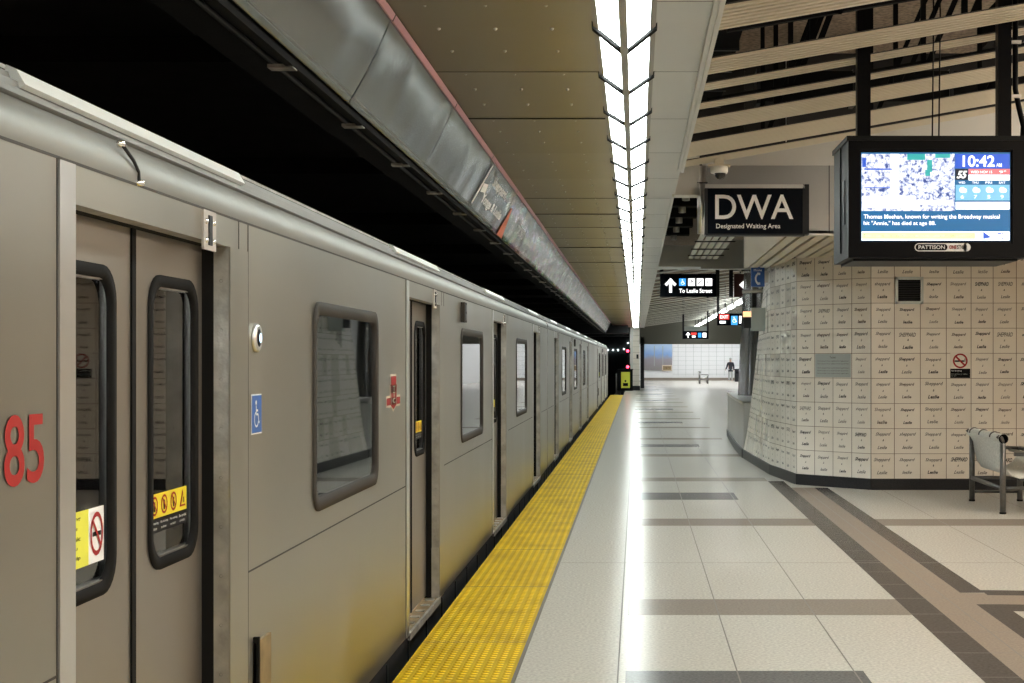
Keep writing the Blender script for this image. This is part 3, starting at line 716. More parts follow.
for py in (351, 366.8):
    z = gz(py, 77.2); q = MB(); q.box((-.14, -.05, z - .15), (.14, .12, z + .15), 'blackm'); h = q.build('lamp_housing', sg)
    q = MB(); q.lathe([(.08, -.06), (.06, -.1), (0, -.11)], (0, 0, z), 'redlamp', 14, 'y'); q.build('red_lamp', h)
cb = thing('equipment_cabinet', 'black cabinet at the platform end left of the far pillar', 'cabinet', (gx(629, 77), 77, 0))
q = MB(); q.box((-.62, 0, 0), (.2, .5, gz(370, 77)), 'blackm'); q.box((-.64, -.02, gz(370, 77)), (.22, .52, gz(370, 77) + .05), 'blackm'); q.build('body', cb)
q = MB(); q.box((-.42, -.03, gz(388, 77)), (.05, 0, gz(372, 77)), 'yellow_lime')
fn = lambda u, v: (u, -.034, v); put_text(q, '1', 'black', fn, -.2, 1.0 + .22, ht=.2, center=True); rect(q, fn, -.32, gz(386, 77), -.05, gz(383, 77), 'black'); disc(q, fn, -.19, gz(381, 77), .05, 'black')
q.build('yellow_notice', cb, 'yellow notice plate')
q = MB(); q.tube([(-1.0, 69.0, 0), (-1.0, 69.0, 1.0)], .03, 'galv', 8)
tag(q.build('end_gate'), 'thin metal gate rail at the end of the yellow strip', 'gate')

# ================================================================== HANGING SIGNS AND SCREEN
# DWA
sY = 15.0
t = thing('waiting_area_sign', 'black hanging DWA sign reading Designated Waiting Area with white letters', 'sign', (gx(756, sY), sY, gz(234, sY)))
ox, oz = t.location.x, t.location.z
def loc(px, py, Y=sY, ox=ox, oz=oz): return gx(px, Y) - ox, gz(py, Y) - oz
x0, z0 = loc(707.5, 234); x1, z1 = loc(802.5, 188.5)
q = MB(); q.box((x0, -.03, z0), (x1, .09, z1), 'signdark'); q.build('sign_panel', t)
q = MB(); q.box((x0 - .02, -.035, z1), (x1 + .02, .1, z1 + .04), 'steel_bright'); q.box((x0 - .02, -.035, z0 - .02), (x1 + .02, .1, z0), 'dark')
q.box((x0 - .03, -.035, z0 - .01), (x0, .1, z1), 'dark'); q.box((x1, -.035, z0 - .01), (x1 + .065, .1, z1 + .04), 'dark'); q.build('sign_frame', t)
q = MB(); fn = lambda u, v: (u, -.033, v)
a, b = loc(715, 219.5); c, d = loc(793, 195)
put_text(q, 'DWA', 'white', fn, a, b, wd=c - a, ht=d - b, weight=.008)
a, b = loc(716, 230); c, d = loc(780, 224)
put_text(q, 'Designated Waiting Area', 'white', fn, a, b, wd=c - a, ht=d - b, weight=.008)
q.build('sign_lettering', t)
q = MB(); q.box((x0 + .1, .09, .2), (x0 + .16, .40, .26), 'dark'); q.box((x1 - .16, .09, .2), (x1 - .1, .40, .26), 'dark'); q.build('bracket', t)

# To Leslie Street
sY = 30.0
def arrow(q, fn, cx_, cz_, s, m, rot=0):
    R_ = lambda x, y: (cx_ + (x * math.cos(rot) - y * math.sin(rot)) * s, cz_ + (x * math.sin(rot) + y * math.cos(rot)) * s)
    seg(q, fn, R_(0, -1), R_(0, .75), .42 * s, m); seg(q, fn, R_(-.75, .1), R_(.12, .95), .42 * s, m); seg(q, fn, R_(.75, .1), R_(-.12, .95), .42 * s, m)
t = thing('direction_sign', 'black hanging sign with up arrow, symbols and the words To Leslie Street', 'sign', (gx(687, sY), sY, gz(297, sY)))
L_ = lambda px, py: (gx(px, sY) - t.location.x, gz(py, sY) - t.location.z)
x0, z0 = L_(660, 297); x1, z1 = L_(716, 274)
q = MB(); q.box((x0, -.06, z0), (x1, .06, z1), 'signdark'); q.build('sign_panel', t)
q = MB(); fn = lambda u, v: (u, -.065, v)
arrow(q, fn, *L_(670.5, 286), .14, 'lit_white')
a, b = L_(679, 293); c, d = L_(712, 288.8); put_text(q, 'To Leslie Street', 'lit_white', fn, a, b, wd=c - a, ht=d - b, weight=.02)
for i, (px, mm) in enumerate(((679, 'lit_blue'), (688, 'lit_white'), (696.6, 'lit_white'), (705.2, 'lit_white'))):
    a, b = L_(px, 286); c, d = L_(px + 6.8, 278.6); rect(q, fn, a, b, c, d, mm)
f2 = lambda u, v: (u, -.068, v)
wheelchair(q, f2, *L_(682.4, 282.3), .12, 'lit_white')
a, b = L_(691.4, 282.3); seg(q, f2, (a - .04, b - .03), (a + .04, b + .03), .015, 'signdark'); disc(q, f2, a, b + .03, .015, 'signdark')
a, b = L_(700, 282.3); seg(q, f2, (a - .045, b - .04), (a + .045, b + .04), .018, 'signdark')
a, b = L_(708.6, 282.3); put_text(q, 'H', 'signdark', f2, a, b - .04, ht=.08, center=True)
q.build('sign_lettering', t)
q = MB()
for px in (661, 717): 
    a, _ = L_(px, 0); q.box((a - .03, -.03, z0 if px > 700 else z1), (a + .05, .03, 4.95 - t.location.z), 'dark')
q.build('hanger', t)
t = thing('arrow_sign', 'dark red hanging sign with a white left arrow, beside the blue phone sign', 'sign', (gx(743, sY), sY, gz(297, sY)))
L_ = lambda px, py: (gx(px, sY) - t.location.x, gz(py, sY) - t.location.z)
x0, z0 = L_(734, 297); x1, z1 = L_(756, 274)
q = MB(); q.box((x0, -.06, z0), (x1, .06, z1), 'maroon'); q.build('sign_panel', t)
q = MB(); fn = lambda u, v: (u, -.065, v); a, b = L_(739, 285); c, d = L_(748, 276.5)
q.face([fn(a, b), fn(c, b - (d - b)), fn(c, d)], 'lit_white'); rect(q, fn, c - .02, b - .07, c + .12, b + .07, 'lit_white'); q.build('arrow', t)
q = MB(); a, _ = L_(731, 0); q.box((a - .04, -.03, z0), (a + .04, .03, 4.95 - t.location.z), 'dark'); q.build('hanger', t)
# EXIT sign
sY = 45.0
t = thing('exit_sign', 'black hanging sign with red EXIT block and blue wheelchair symbol', 'sign', (gx(733, sY), sY, gz(325, sY)))
L_ = lambda px, py: (gx(px, sY) - t.location.x, gz(py, sY) - t.location.z)
x0, z0 = L_(717.5, 325.5); x1, z1 = L_(750, 313.5)
q = MB(); q.box((x0, -.06, z0), (x1, .06, z1), 'signdark'); q.build('sign_panel', t)
q = MB(); fn = lambda u, v: (u, -.065, v); f2 = lambda u, v: (u, -.068, v)
a, b = L_(719, 319.5); c, d = L_(729, 314.5); rect(q, fn, a, b, c, d, 'lit_red'); put_text(q, 'EXIT', 'lit_white', f2, a + .03, b + .03, wd=c - a - .06, ht=d - b - .06, weight=.02)
a, b = L_(719.5, 323.5); c, d = L_(725.5, 321); rect(q, fn, a, b, c, d, 'lit_white')
a, b = L_(731, 325); c, d = L_(737.3, 316); rect(q, fn, a, b, c, d, 'lit_blue'); wheelchair(q, f2, (a + c) / 2, (b + d) / 2 + .02, .2, 'lit_white')
a, b = L_(739, 323.5); c, d = L_(744, 316); rect(q, fn, a, b, c, d, 'lit_white')
q.build('sign_lettering', t)
q = MB(); a, _ = L_(717.5, 0); q.box((a - .02, -.03, z0), (a + .05, .03, 4.95 - t.location.z), 'dark'); a, _ = L_(749, 0); q.box((a - .02, -.03, z1), (a + .05, .03, 4.95 - t.location.z), 'dark'); q.build('hanger', t)
# small far sign
sY = 62.0
t = thing('far_direction_sign', 'smallest farthest hanging sign with arrow and symbols below the dark beam', 'sign', (gx(695.5, sY), sY, gz(339, sY)))
L_ = lambda px, py: (gx(px, sY) - t.location.x, gz(py, sY) - t.location.z)
x0, z0 = L_(683, 339); x1, z1 = L_(708, 331)
q = MB(); q.box((x0, -.06, z0), (x1, .06, z1), 'signdark'); q.build('sign_panel', t)
q = MB(); fn = lambda u, v: (u, -.065, v)
arrow(q, fn, *L_(688, 335.3), .11, 'lit_white')
for p0, p1, y0_, y1_, mm in ((691, 696.5, 334.8, 332.6, 'lit_red'), (692, 695.5, 337.6, 335.6, 'lit_white'), (698, 701.3, 337.5, 332.8, 'lit_blue'), (702.5, 706.3, 337.5, 332.8, 'lit_white')):
    a, b = L_(p0, y0_); c, d = L_(p1, y1_); rect(q, fn, a, b, c, d, mm)
q.build('sign_lettering', t)
q = MB()
for px in (683, 707.5): a, _ = L_(px, 0); q.box((a - .03, -.03, z0), (a + .05, .03, 4.95 - t.location.z), 'dark')
a, _ = L_(695, 0); q.box((x0, .0, z1), (x1, .02, z1 + .2), 'plaque'); q.build('hanger', t)
# phone blade sign
sY = 21.3
t = thing('phone_sign', 'blue phone sign with white handset symbol projecting from the tiled wall', 'sign', (gx(758, sY), sY, gz(286, sY)))
L_ = lambda px, py: (gx(px, sY) - t.location.x, gz(py, sY) - t.location.z)
x0, z0 = L_(751, 286.5); x1, z1 = L_(764.5, 267)
q = MB(); q.box((x0, -.02, z0), (x1, .02, z1), 'blue'); q.box((x1 - .01, -.015, z0 + .05), (x1 + .16, .015, z1 - .05), 'steel_bright'); q.build('sign_panel', t)
q = MB(); fn = lambda u, v: (u, -.024, v); put_text(q, 'Phone', 'white', fn, (x0 + x1) / 2, z1 - .065, wd=.12, ht=.035, weight=.02, center=True)
cu, cv = (x0 + x1) / 2, (z0 + z1) / 2 - .03
ring(q, fn, cu + .03, cv, .05, .075, 'white', 14, math.radians(110), math.radians(250), 1.3); seg(q, fn, (cu - .01, cv + .075), (cu + .035, cv + .07), .035, 'white'); seg(q, fn, (cu - .01, cv - .075), (cu + .035, cv - .07), .035, 'white')
q.build('sign_lettering', t)
# grey box with lit panel
sY = 22.0
t = thing('wall_call_box', 'grey metal box with small orange lit panel on the tiled wall edge', 'call box', (gx(754, sY), sY, gz(331, sY)))
L_ = lambda px, py: (gx(px, sY) - t.location.x, gz(py, sY) - t.location.z)
x0, z0 = L_(751, 331); x1, z1 = L_(760.5, 308)
q = MB(); q.box((x0, -.06, z0), (x1 + .1, .12, z1), 'plaque'); q.build('body', t)
a, b = L_(743, 317); c, d = L_(751, 311.5); q = MB(); q.box((a, -.03, b), (c, .0, d), 'lit_orange'); q.box((a + .01, -.02, b - .17), (c, .02, b), 'dark'); q.build('lit_panel', t)
q = MB()
for i in range(3): q.tube([(x0 + .03 + .03 * i, 0, z0), (x0 + .03 + .03 * i, 0, z0 - .25 + .05 * i)], .007, 'dark', 6)
q.build('cable', t)
# dome camera
sY = 12.9; p = at(719, 170, sY)
t = thing('dome_camera', 'white dome security camera under the lowest near slat above the DWA sign', 'security camera', (p.x, sY, p.z))
q = MB(); q.lathe([(.0, .03), (.08, .03), (.08, -.015), (.072, -.03), (0, -.03)], (0, 0, 0), 'camwhite', 24); q.box((-.10, -.05, .03), (.10, .05, .045), 'slat'); q.box((-.04, -.04, .045), (.04, .04, .12), 'slat'); q.build('housing', t)
q = MB(); q.lathe([(.05, -.03), (.046, -.055), (.03, -.078), (.0, -.086)], (0.01, 0, 0), 'smoked', 20); q.build('dome', t)

# ---- television
sY = 9.0
TX0, TX1 = gx(848, sY), gx(1026, sY); TZ0, TZ1 = gz(258, sY), gz(141, sY)
t = thing('information_screen', 'black hanging information screen showing 10:42 and a news picture', 'screen', ((TX0 + TX1) / 2, sY, TZ0))
tx = t.location.x
def T(px, py, Y=sY): return gx(px, Y) - tx, gz(py, Y) - TZ0
W2 = (TX1 - TX0) / 2; H = TZ1 - TZ0
sx0, sz0 = T(861, 241); sx1, sz1 = T(1010, 152.5)
q = MB()
q.box((-W2, .0, 0), (W2, .64, H), 'gstrip'); q.box((-W2 - .01, -.02, H - .0), (W2 + .01, .66, H + .03), 'gstrip')
q.box((-W2 + .04, .05, -.015), (W2 - .04, .60, 0), 'gstrip')
q.build('casing', t)
q = MB()
q.box((-W2, -.015, 0), (sx0 - .012, 0, H), 'black'); q.box((sx1 + .012, -.015, 0), (W2, 0, H), 'black'); q.box((sx0 - .012, -.015, sz1 + .012), (sx1 + .012, 0, H), 'black'); q.box((sx0 - .012, -.015, 0), (sx1 + .012, 0, sz0 - .012), 'black')
q.build('bezel', t)
q = MB(); q.box((-W2 - .006, .12, .22), (-W2, .20, .50), 'dark'); q.box((-W2 - .008, .3, .05), (-W2, .302, H), 'black'); q.build('side_hatch', t)
q = MB(); Y_ = -.003
def sr(p0, q0, p1, q1, m, dy=0): 
    a, b = T(p0, q0); c, d = T(p1, q1); rect(q, lambda u, v: (u, Y_ - dy, v), a, b, c, d, m)
sr(861, 241, 1010, 152.5, 'scr_blue'); sr(861.5, 211, 954.5, 154, 'scr_photo', .001)
for a in ((890, 209, 899, 154), (862, 208, 915, 196), (905, 205, 953, 200)): sr(*a, 'scr_white', .0015)
sr(927, 172, 932, 160, 'scr_teal', .002); sr(925, 176, 930, 170, 'scr_teal', .0021); sr(864, 170, 892, 168.5, 'scr_navy', .002); sr(864, 188, 890, 187.3, 'scr_navy', .002); sr(907, 160, 925, 154, 'scr_teal', .0018); sr(935, 158, 950, 154, 'scr_teal', .0018); sr(862, 167, 866, 158, 'scr_navy', .002)
q.face([(lambda a, b: (a, Y_ - .003, b))(*T(*p_)) for p_ in ((947, 168), (949, 168), (954, 154), (952, 154))], 'scr_white')
sr(955, 168.5, 1009.5, 154, 'scr_navy', .001); sr(955, 180, 968, 169, 'scr_black', .001)
sr(968.5, 174.5, 1009.5, 169, 'scr_red', .001); sr(968.5, 180.5, 1009.5, 174.8, 'scr_white', .001); sr(955, 184.5, 1009.5, 181, 'scr_blue', .001)
sr(955.5, 200.5, 1009.5, 184.8, 'scr_light', .001); sr(955.5, 209.5, 1009.5, 202, 'scr_white', .001)
for i in range(4):
    a, b = T(962 + 13.3 * i, 190); disc(q, lambda u, v: (u, Y_ - .002, v), a, b, .018, 'scr_white', 12); disc(q, lambda u, v: (u, Y_ - .002, v), a + .016, b - .004, .014, 'scr_white', 12)
sr(861.5, 240.5, 1009.5, 231.5, 'scr_white', .001); sr(862, 239, 975, 232.5, 'scr_green', .0012)
q.build('display', t)
q = MB(); fn = lambda u, v: (u, Y_ - .003, v)
def tt(s_, p0, q0, p1, q1, m='scr_white', w_=.01, sh=0):
    a, b = T(p0, q0); c, d = T(p1, q1); put_text(q, s_, m, fn, a, b, wd=c - a, ht=d - b, weight=w_, shear=sh)
tt('10:42', 962.5, 167, 994.5, 155.5, w_=.02); tt('AM', 996, 167, 1001.5, 163.5)
tt('55', 956.5, 178.5, 967, 171, w_=.03, sh=.3)
tt('WED NOV 15', 970.5, 173.4, 992, 170.8); tt('9°', 999, 173.4, 1006, 170.6)
for i, s_ in enumerate(('WED', 'THU', 'FRI', 'SAT')): tt(s_, 958.5 + 13.4 * i, 183.8, 965 + 13.4 * i, 181.6); tt(('6', '7', '5', '9')[i], 960.5 + 13.3 * i, 198.6, 963.5 + 13.3 * i, 195.2)
tt('NEXT', 958.5, 207, 966, 204, 'scr_light')
tt('Thomas Meehan, known for writing the Broadway musical', 863.5, 220, 999.5, 214.5, w_=.012)
tt('hit "Annie," has died at age 88.', 863.5, 226.3, 935.5, 221, w_=.012)
tt('Train stops from 10:42 am and news updates every minute', 863, 237.8, 972, 234.3, 'scr_photo', 0)
a, b = T(983, 239); q.face([fn(a, b), fn(a + .05, b + .01), fn(a + .0, b + .045)], 'scr_navy')
tt('TTC', 997, 239, 1003, 233, 'scr_navy', .02)
q.build('screen_lettering', t)
q = MB(); a, b = T(914, 251.6); c, d = T(970, 243.4)
f1 = lambda u, v: (u, -.018, v); f2 = lambda u, v: (u, -.0185, v); f3 = lambda u, v: (u, -.0195, v); f4 = lambda u, v: (u, -.0205, v)
def pill(fn_, a, b, c, d, m):
    r_ = (d - b) / 2; rect(q, fn_, a + r_, b, c - r_, d, m); disc(q, fn_, a + r_, b + r_, r_, m); disc(q, fn_, c - r_, b + r_, r_, m)
pill(f2, a, b, c, d, 'white'); pill(f3, a + .006, b + .006, a + .205, d - .006, 'black')
put_text(q, 'PATTISON', 'white', f4, a + .024, b + .014, wd=.165, ht=.024, weight=.02)
put_text(q, 'ONE', 'red', f4, a + .216, b + .014, wd=.045, ht=.024, weight=.03); put_text(q, 'STOP', 'black', f4, a + .264, b + .014, wd=.062, ht=.024, weight=.02)
q.build('brand_plate', t)
for px in (863.5, 1004):
    q = MB(); a, _ = T(px, 0, 9.07); q.box((a - .042, .05, H + .02), (a + .042, .12, 4.93 - TZ0), 'black'); q.build('post', t)
q = MB(); a, _ = T(1013, 0, 9.25)
q.tube([(a + .05, .2, H + .02), (a + .04, .15, H + .12), (a + .0, .1, H + .22), (a - .03, .08, H + .34), (a - .03, .08, 4.9 - TZ0)], .018, 'black', 10)
for z in (.28, .62, .96, 1.3): q.box((a - .06, .045, H + z), (a + .0, .065, H + z + .02), 'steel_bright')
q.build('cable_conduit', t)
q = MB()
for px in (929, 935.5): a, _ = T(px, 0, 9.2); q.tube([(a, .1, H), (a + .005, .08, H + .8), (a - .01, .08, 4.9 - TZ0)], .005, 'black', 5)
q.build('hanging_wire', t)

# ---- items on the tiled wall
wy = 18.3
def wallthing(name, label, cat, p0, q0, p1, q1, Y=wy):
    t = thing(name, label, cat, (gx((p0 + p1) / 2, Y), Y, gz((q0 + q1) / 2, Y)))
    return t, (gx(p1, Y) - gx(p0, Y)) / 2, (gz(q0, Y) - gz(q1, Y)) / 2
t, a, b = wallthing('wall_vent', 'square dark louvred vent in a grey frame high on the tiled wall', 'vent', 895, 277, 923, 304)
q = MB()
for u0, v0, u1, v1 in ((-a, -b, a, -b + .035), (-a, b - .035, a, b), (-a, -b, -a + .035, b), (a - .035, -b, a, b)): q.box((u0, -.03, v0), (u1, 0, v1), 'plaque')
q.build('frame', t); q = MB(); q.box((-a + .03, -.008, -b + .03), (a - .03, -.004, b - .03), 'black')
for i in range(9): z = -b + .04 + i * (2 * b - .08) / 9; q.mesh([(-a + .03, -.025, z), (a - .03, -.025, z), (a - .03, -.006, z + .02), (-a + .03, -.006, z + .02)], [(0, 1, 2, 3)], 'dark')
q.build('louvre', t)
t, a, b = wallthing('no_smoking_sign', 'square no smoking sign with red circle above a black text strip on the tiled wall', 'sign', 950, 352.5, 970, 378)
q = MB(); q.box((-a, -.012, -b), (a, -.005, b), 'tile_b'); q.build('sign_panel', t)
q = MB(); fn = lambda u, v: (u, -.014, v); f2 = lambda u, v: (u, -.0155, v)
rect(q, fn, -a, -b, a, -b + .118, 'black'); r_ = a * .74; cz_ = b - r_ - .012
rect(q, fn, -.07, cz_ - .013, .05, cz_ + .007, 'black'); rect(q, fn, .055, cz_ - .013, .065, cz_ + .03, 'black')
ring(q, f2, 0, cz_, r_ * .78, r_, 'red', 28); seg(q, f2, (-r_ * .6, r_ * .6 + cz_), (r_ * .6, -r_ * .6 + cz_), .022, 'red')
put_text(q, 'No Smoking', 'white', f2, -a + .015, -b + .08, wd=.13, ht=.02); put_text(q, 'On station or trains', 'plaque', f2, -a + .015, -b + .045, wd=.2, ht=.012); put_text(q, 'by law', 'plaque', f2, -a + .015, -b + .02, wd=.06, ht=.012)
q.build('sign_lettering', t)
# plaque on facet B
t = thing('wall_plaque', 'grey text plaque covering two tiles on the angled part of the tiled wall', 'plaque', (0, 0, 0))
i_ = 19 + 0
pq = MB(); 
def fac(u, v, off=.007):      # u 0..1 along B->A facet
    p = Vector(B).lerp(Vector(A), u); n = Vector((A[1] - B[1], -(A[0] - B[0]))).normalized()
    if n.y > 0: n = -n
    return (p.x + n.x * off, p.y + n.y * off, v)
z0_, z1_ = ZB + 4 * TH + .01, ZB + 5 * TH - .005
rect(pq, lambda u, v: fac(u, v, .006), .26, z0_, .74, z1_, 'plaque'); pq.build('plate', t)
pq = MB(); put_text(pq, 'Toronto', 'ink_faint', lambda u, v: fac(u, v, .009), .5, z1_ - .06, wd=.08, ht=.03, center=True)
for z in (.20, .165, .11, .075, .04): put_text(pq, 'All the people of our neighbourhood signed these', 'ink_faint', lambda u, v: fac(u, v, .009), .29, z0_ + z, wd=.42, ht=.018)
pq.build('engraving', t)

# ---- benches
def bench(label, loc_):
    r = thing('platform_bench', label, 'bench', loc_)
    Lb = 1.42; Wb = .56
    def leg(x, y, top, mbx=None):
        q = MB(); q.tube([(x, y, 0), (x, y, top)], .032, 'galv', 12); q.tube([(x, y, 0), (x, y, .02)], .036, 'rubber', 12); return q.build('leg', r)
    for y in (0, Lb): leg(0, y, .76)
    for y in (0, Lb): leg(Wb, y, .62)
    q = MB()
    for y in (0, Lb):
        q.tube([(0, y, .70), (.0, y, .78), (-.015, y, .815), (-.04, y, .83), (-.06, y, .81)], .02, 'galv', 8)
        q.tube([(0, y, .275), (Wb, y, .275)], .02, 'galv', 10); q.tube([(Wb, y, .62), (.12, y, .64)], .02, 'galv', 10)
    q.tube([(0, 0, .27), (0, Lb, .27)], .024, 'galv', 10); q.tube([(Wb, 0, .27), (Wb, Lb, .27)], .024, 'galv', 10)
    q.tube([(Wb, 0, .62), (Wb, Lb, .62)], .026, 'galv', 10); q.tube([(Wb - .12, 0, .6), (Wb - .12, Lb, .6)], .018, 'galv', 10)
    q.tube([(0, Lb, .11), (Wb, Lb, .11)], .016, 'galv', 10)
    q.build('frame', r)
    pr = [(-.045, .82), (-.05, .79), (.0, .70), (.02, .58), (.05, .47), (.10, .40), (.2, .37), (.34, .39), (.45, .45), (.52, .55), (.55, .61)]
    q = MB(); n = len(pr); y0, y1 = .05, Lb - .05; th = .012
    vs = [(x, y0, z) for x, z in pr] + [(x, y1, z) for x, z in pr] + [(x + th * .5, y0, z + th) for x, z in pr] + [(x + th * .5, y1, z + th) for x, z in pr]
    fs = [(i, i + 1, n + i + 1, n + i) for i in range(n - 1)] + [(2 * n + i, 3 * n + i, 3 * n + i + 1, 2 * n + i + 1) for i in range(n - 1)] + [(i, 2 * n + i, 2 * n + i + 1, i + 1) for i in range(n - 1)] + [(n + i, n + i + 1, 3 * n + i + 1, 3 * n + i) for i in range(n - 1)]
    q.mesh(vs, fs, 'mesh_white', True); q.build('sling_seat', r, 'pale perforated sling seat')
    q = MB(); q.tube([(.0, -.03, .805), (.0, Lb + .03, .805)], .052, 'mesh_white', 18, cap=False)
    q.lathe([(.052, 0), (.04, 0), (.04, .1), (0, .1)], (0, -.03, .805), 'black', 18, 'y')
    q.build('top_roll', r, 'pale rolled top edge')
    q = MB()
    for y in (.35, .85, 1.3): q.tube([(.0 + .056 * math.cos(a), y, .805 + .056 * math.sin(a)) for a in [math.radians(x) for x in range(-60, 200, 20)]], .01, 'galv', 6)
    q.build('clamp', r)
    return r
bn = bench('tubular metal bench with pale sling seat standing by the tiled wall at right', (3.92, 15.43, 0))
bf = copy_tree(bn); bf.location = (gx(700, 100), 100.0, 0); bf['label'] = 'small distant dark bench on the shiny floor of the far hall'
bf.rotation_euler = (0, 0, 0)

# ---- distant person and bin
pY = 110.0; X_ = gx(730.5, pY)
def skin_body(name, verts, edges, radii, m, parent=None, sub=1):
    me = bpy.data.meshes.new(name); me.from_pydata(verts, edges, []); me.materials.append(M[m])
    o = bpy.data.objects.new(name, me); COL.objects.link(o)
    sk = o.modifiers.new('s', 'SKIN'); sk.use_smooth_shade = True
    for i, rr in enumerate(radii):
        v = me.skin_vertices[0].data[i]; v.radius = (rr, rr); v.use_root = (i == 0)
    sb = o.modifiers.new('b', 'SUBSURF'); sb.levels = sub; sb.render_levels = sub
    dg = bpy.context.evaluated_depsgraph_get(); m2 = bpy.data.meshes.new_from_object(o.evaluated_get(dg)); o.modifiers.clear(); o.data = m2
    for p_ in m2.polygons: p_.use_smooth = True
    if parent: o.parent = parent
    return o
pr_ = thing('person', 'distant person in a dark jacket and pale trousers at the far wall', 'person', (X_, pY, 0))
V = [(0, 0, .95), (0, 0, 1.15), (0, 0, 1.38), (0, 0, 1.50), (0, -.02, 1.62), (0, -.02, 1.72),
     (.19, 0, 1.40), (.25, -.02, 1.12), (.24, -.12, .88), (.24, -.14, .80),
     (-.19, 0, 1.40), (-.27, -.05, 1.14), (-.38, -.15, .92), (-.42, -.18, .85),
     (.10, 0, .88), (.11, -.02, .50), (.11, .02, .09), (.12, -.12, .04), (-.10, 0, .88), (-.11, -.02, .50), (-.12, .02, .09), (-.13, -.12, .04)]
E = [(0, 1), (1, 2), (2, 3), (3, 4), (4, 5), (2, 6), (6, 7), (7, 8), (8, 9), (2, 10), (10, 11), (11, 12), (12, 13), (0, 14), (14, 15), (15, 16), (16, 17), (0, 18), (18, 19), (19, 20), (20, 21)]
R_ = [.15, .14, .15, .06, .095, .09, .07, .05, .035, .03, .07, .05, .035, .03, .09, .065, .045, .04, .09, .065, .045, .04]
skin_body('body', V, E, R_, 'skin', pr_)
skin_body('jacket', V[:4] + [V[6], V[7], V[8], V[10], V[11], V[12], (0, 0, .85)], [(0, 1), (1, 2), (2, 3), (2, 4), (4, 5), (5, 6), (2, 7), (7, 8), (8, 9), (0, 10)], [.18, .17, .175, .07, .09, .07, .05, .09, .07, .05, .18], 'cloth_dark', pr_)
skin_body('trousers', [V[0], V[14], V[15], V[16], V[18], V[19], V[20]], [(0, 1), (1, 2), (2, 3), (0, 4), (4, 5), (5, 6)], [.15, .11, .08, .065, .11, .08, .065], 'cloth_pale', pr_)
q = MB(); q.lathe([(.0, .13), (.06, .11), (.1, .04), (.105, -.03), (.0, -.04)], (0, 0, 1.72), 'plaque', 14); q.build('hair', pr_)
q = MB(); x0 = gx(734.6, pY); q.box((0, 0, 0), (.5, .5, .9), 'dark'); q.box((-.02, -.02, .9), (.52, .52, .97), 'blackm'); q.box((.08, -.01, .62), (.42, .0, .78), 'black')
o = tag(q.build('litter_bin'), 'dark blue litter bin beside the distant person', 'bin'); o.location = (x0, pY - .3, 0)

# ================================================================== warm lamps over the waiting area (right of and before the picture)
wl = 0
for x, y in ((3.9, 3.0), (6.2, 7.0), (5.6, 11.6), (6.8, 14.2), (3.4, -2)):
    wl += 1; zt = CZ + .175 * (x - .43)
    r = thing('warm_downlight', 'round warm ceiling downlight over the waiting area right of the view, %s of the cluster' % ordn(wl), 'ceiling light', (x, y, zt - .06), 'warm downlights over the waiting area')
    q = MB(); q.lathe([(.16, .0), (.19, .0), (.19, .16), (.0, .16)], (0, 0, 0), 'trim', 24); q.build('housing', r)
    q = MB(); q.lathe([(.0, .03), (.16, .03), (.16, .05), (.0, .05)], (0, 0, 0), 'diff_warm', 24); q.build('lamp', r)
    q = MB(); q.tube([(0, 0, .16), (0, 0, .16 + 4.85 - zt)], .015, 'black', 8); q.build('stem', r)

# unseen battens added at right, wrap-around to brighten wall, floor and slats
wb = 0
for y in (-11, -8, -5, -2, 1, 4, 7, 10, 13):
    wb += 1; r = thing('added_batten', 'unseen warm fill light added over the waiting area, %s of the row beyond the screen' % ordn(wb), 'ceiling light', (5.3, y, 3.62), 'added unseen lights over the waiting area')
    q = MB(); q.box((-.05, 0, .05), (.05, 2.4, .10), 'trim'); q.box((-.07, -.02, -.03), (.07, 0, .10), 'trim'); q.box((-.07, 2.4, -.03), (.07, 2.42, .10), 'trim'); q.build('light_frame', r)
    q = MB(); q.prism_y([(-.09, .05), (-.1, .0), (-.06, -.05), (.06, -.05), (.1, .0), (.09, .05)], .01, 2.39, 'diff_added'); q.build('diffuser', r)
    q = MB()
    for yy in (.3, 2.1): q.tube([(0, yy, .1), (0, yy, 1.3)], .006, 'black', 6)
    q.build('suspension_rod', r)
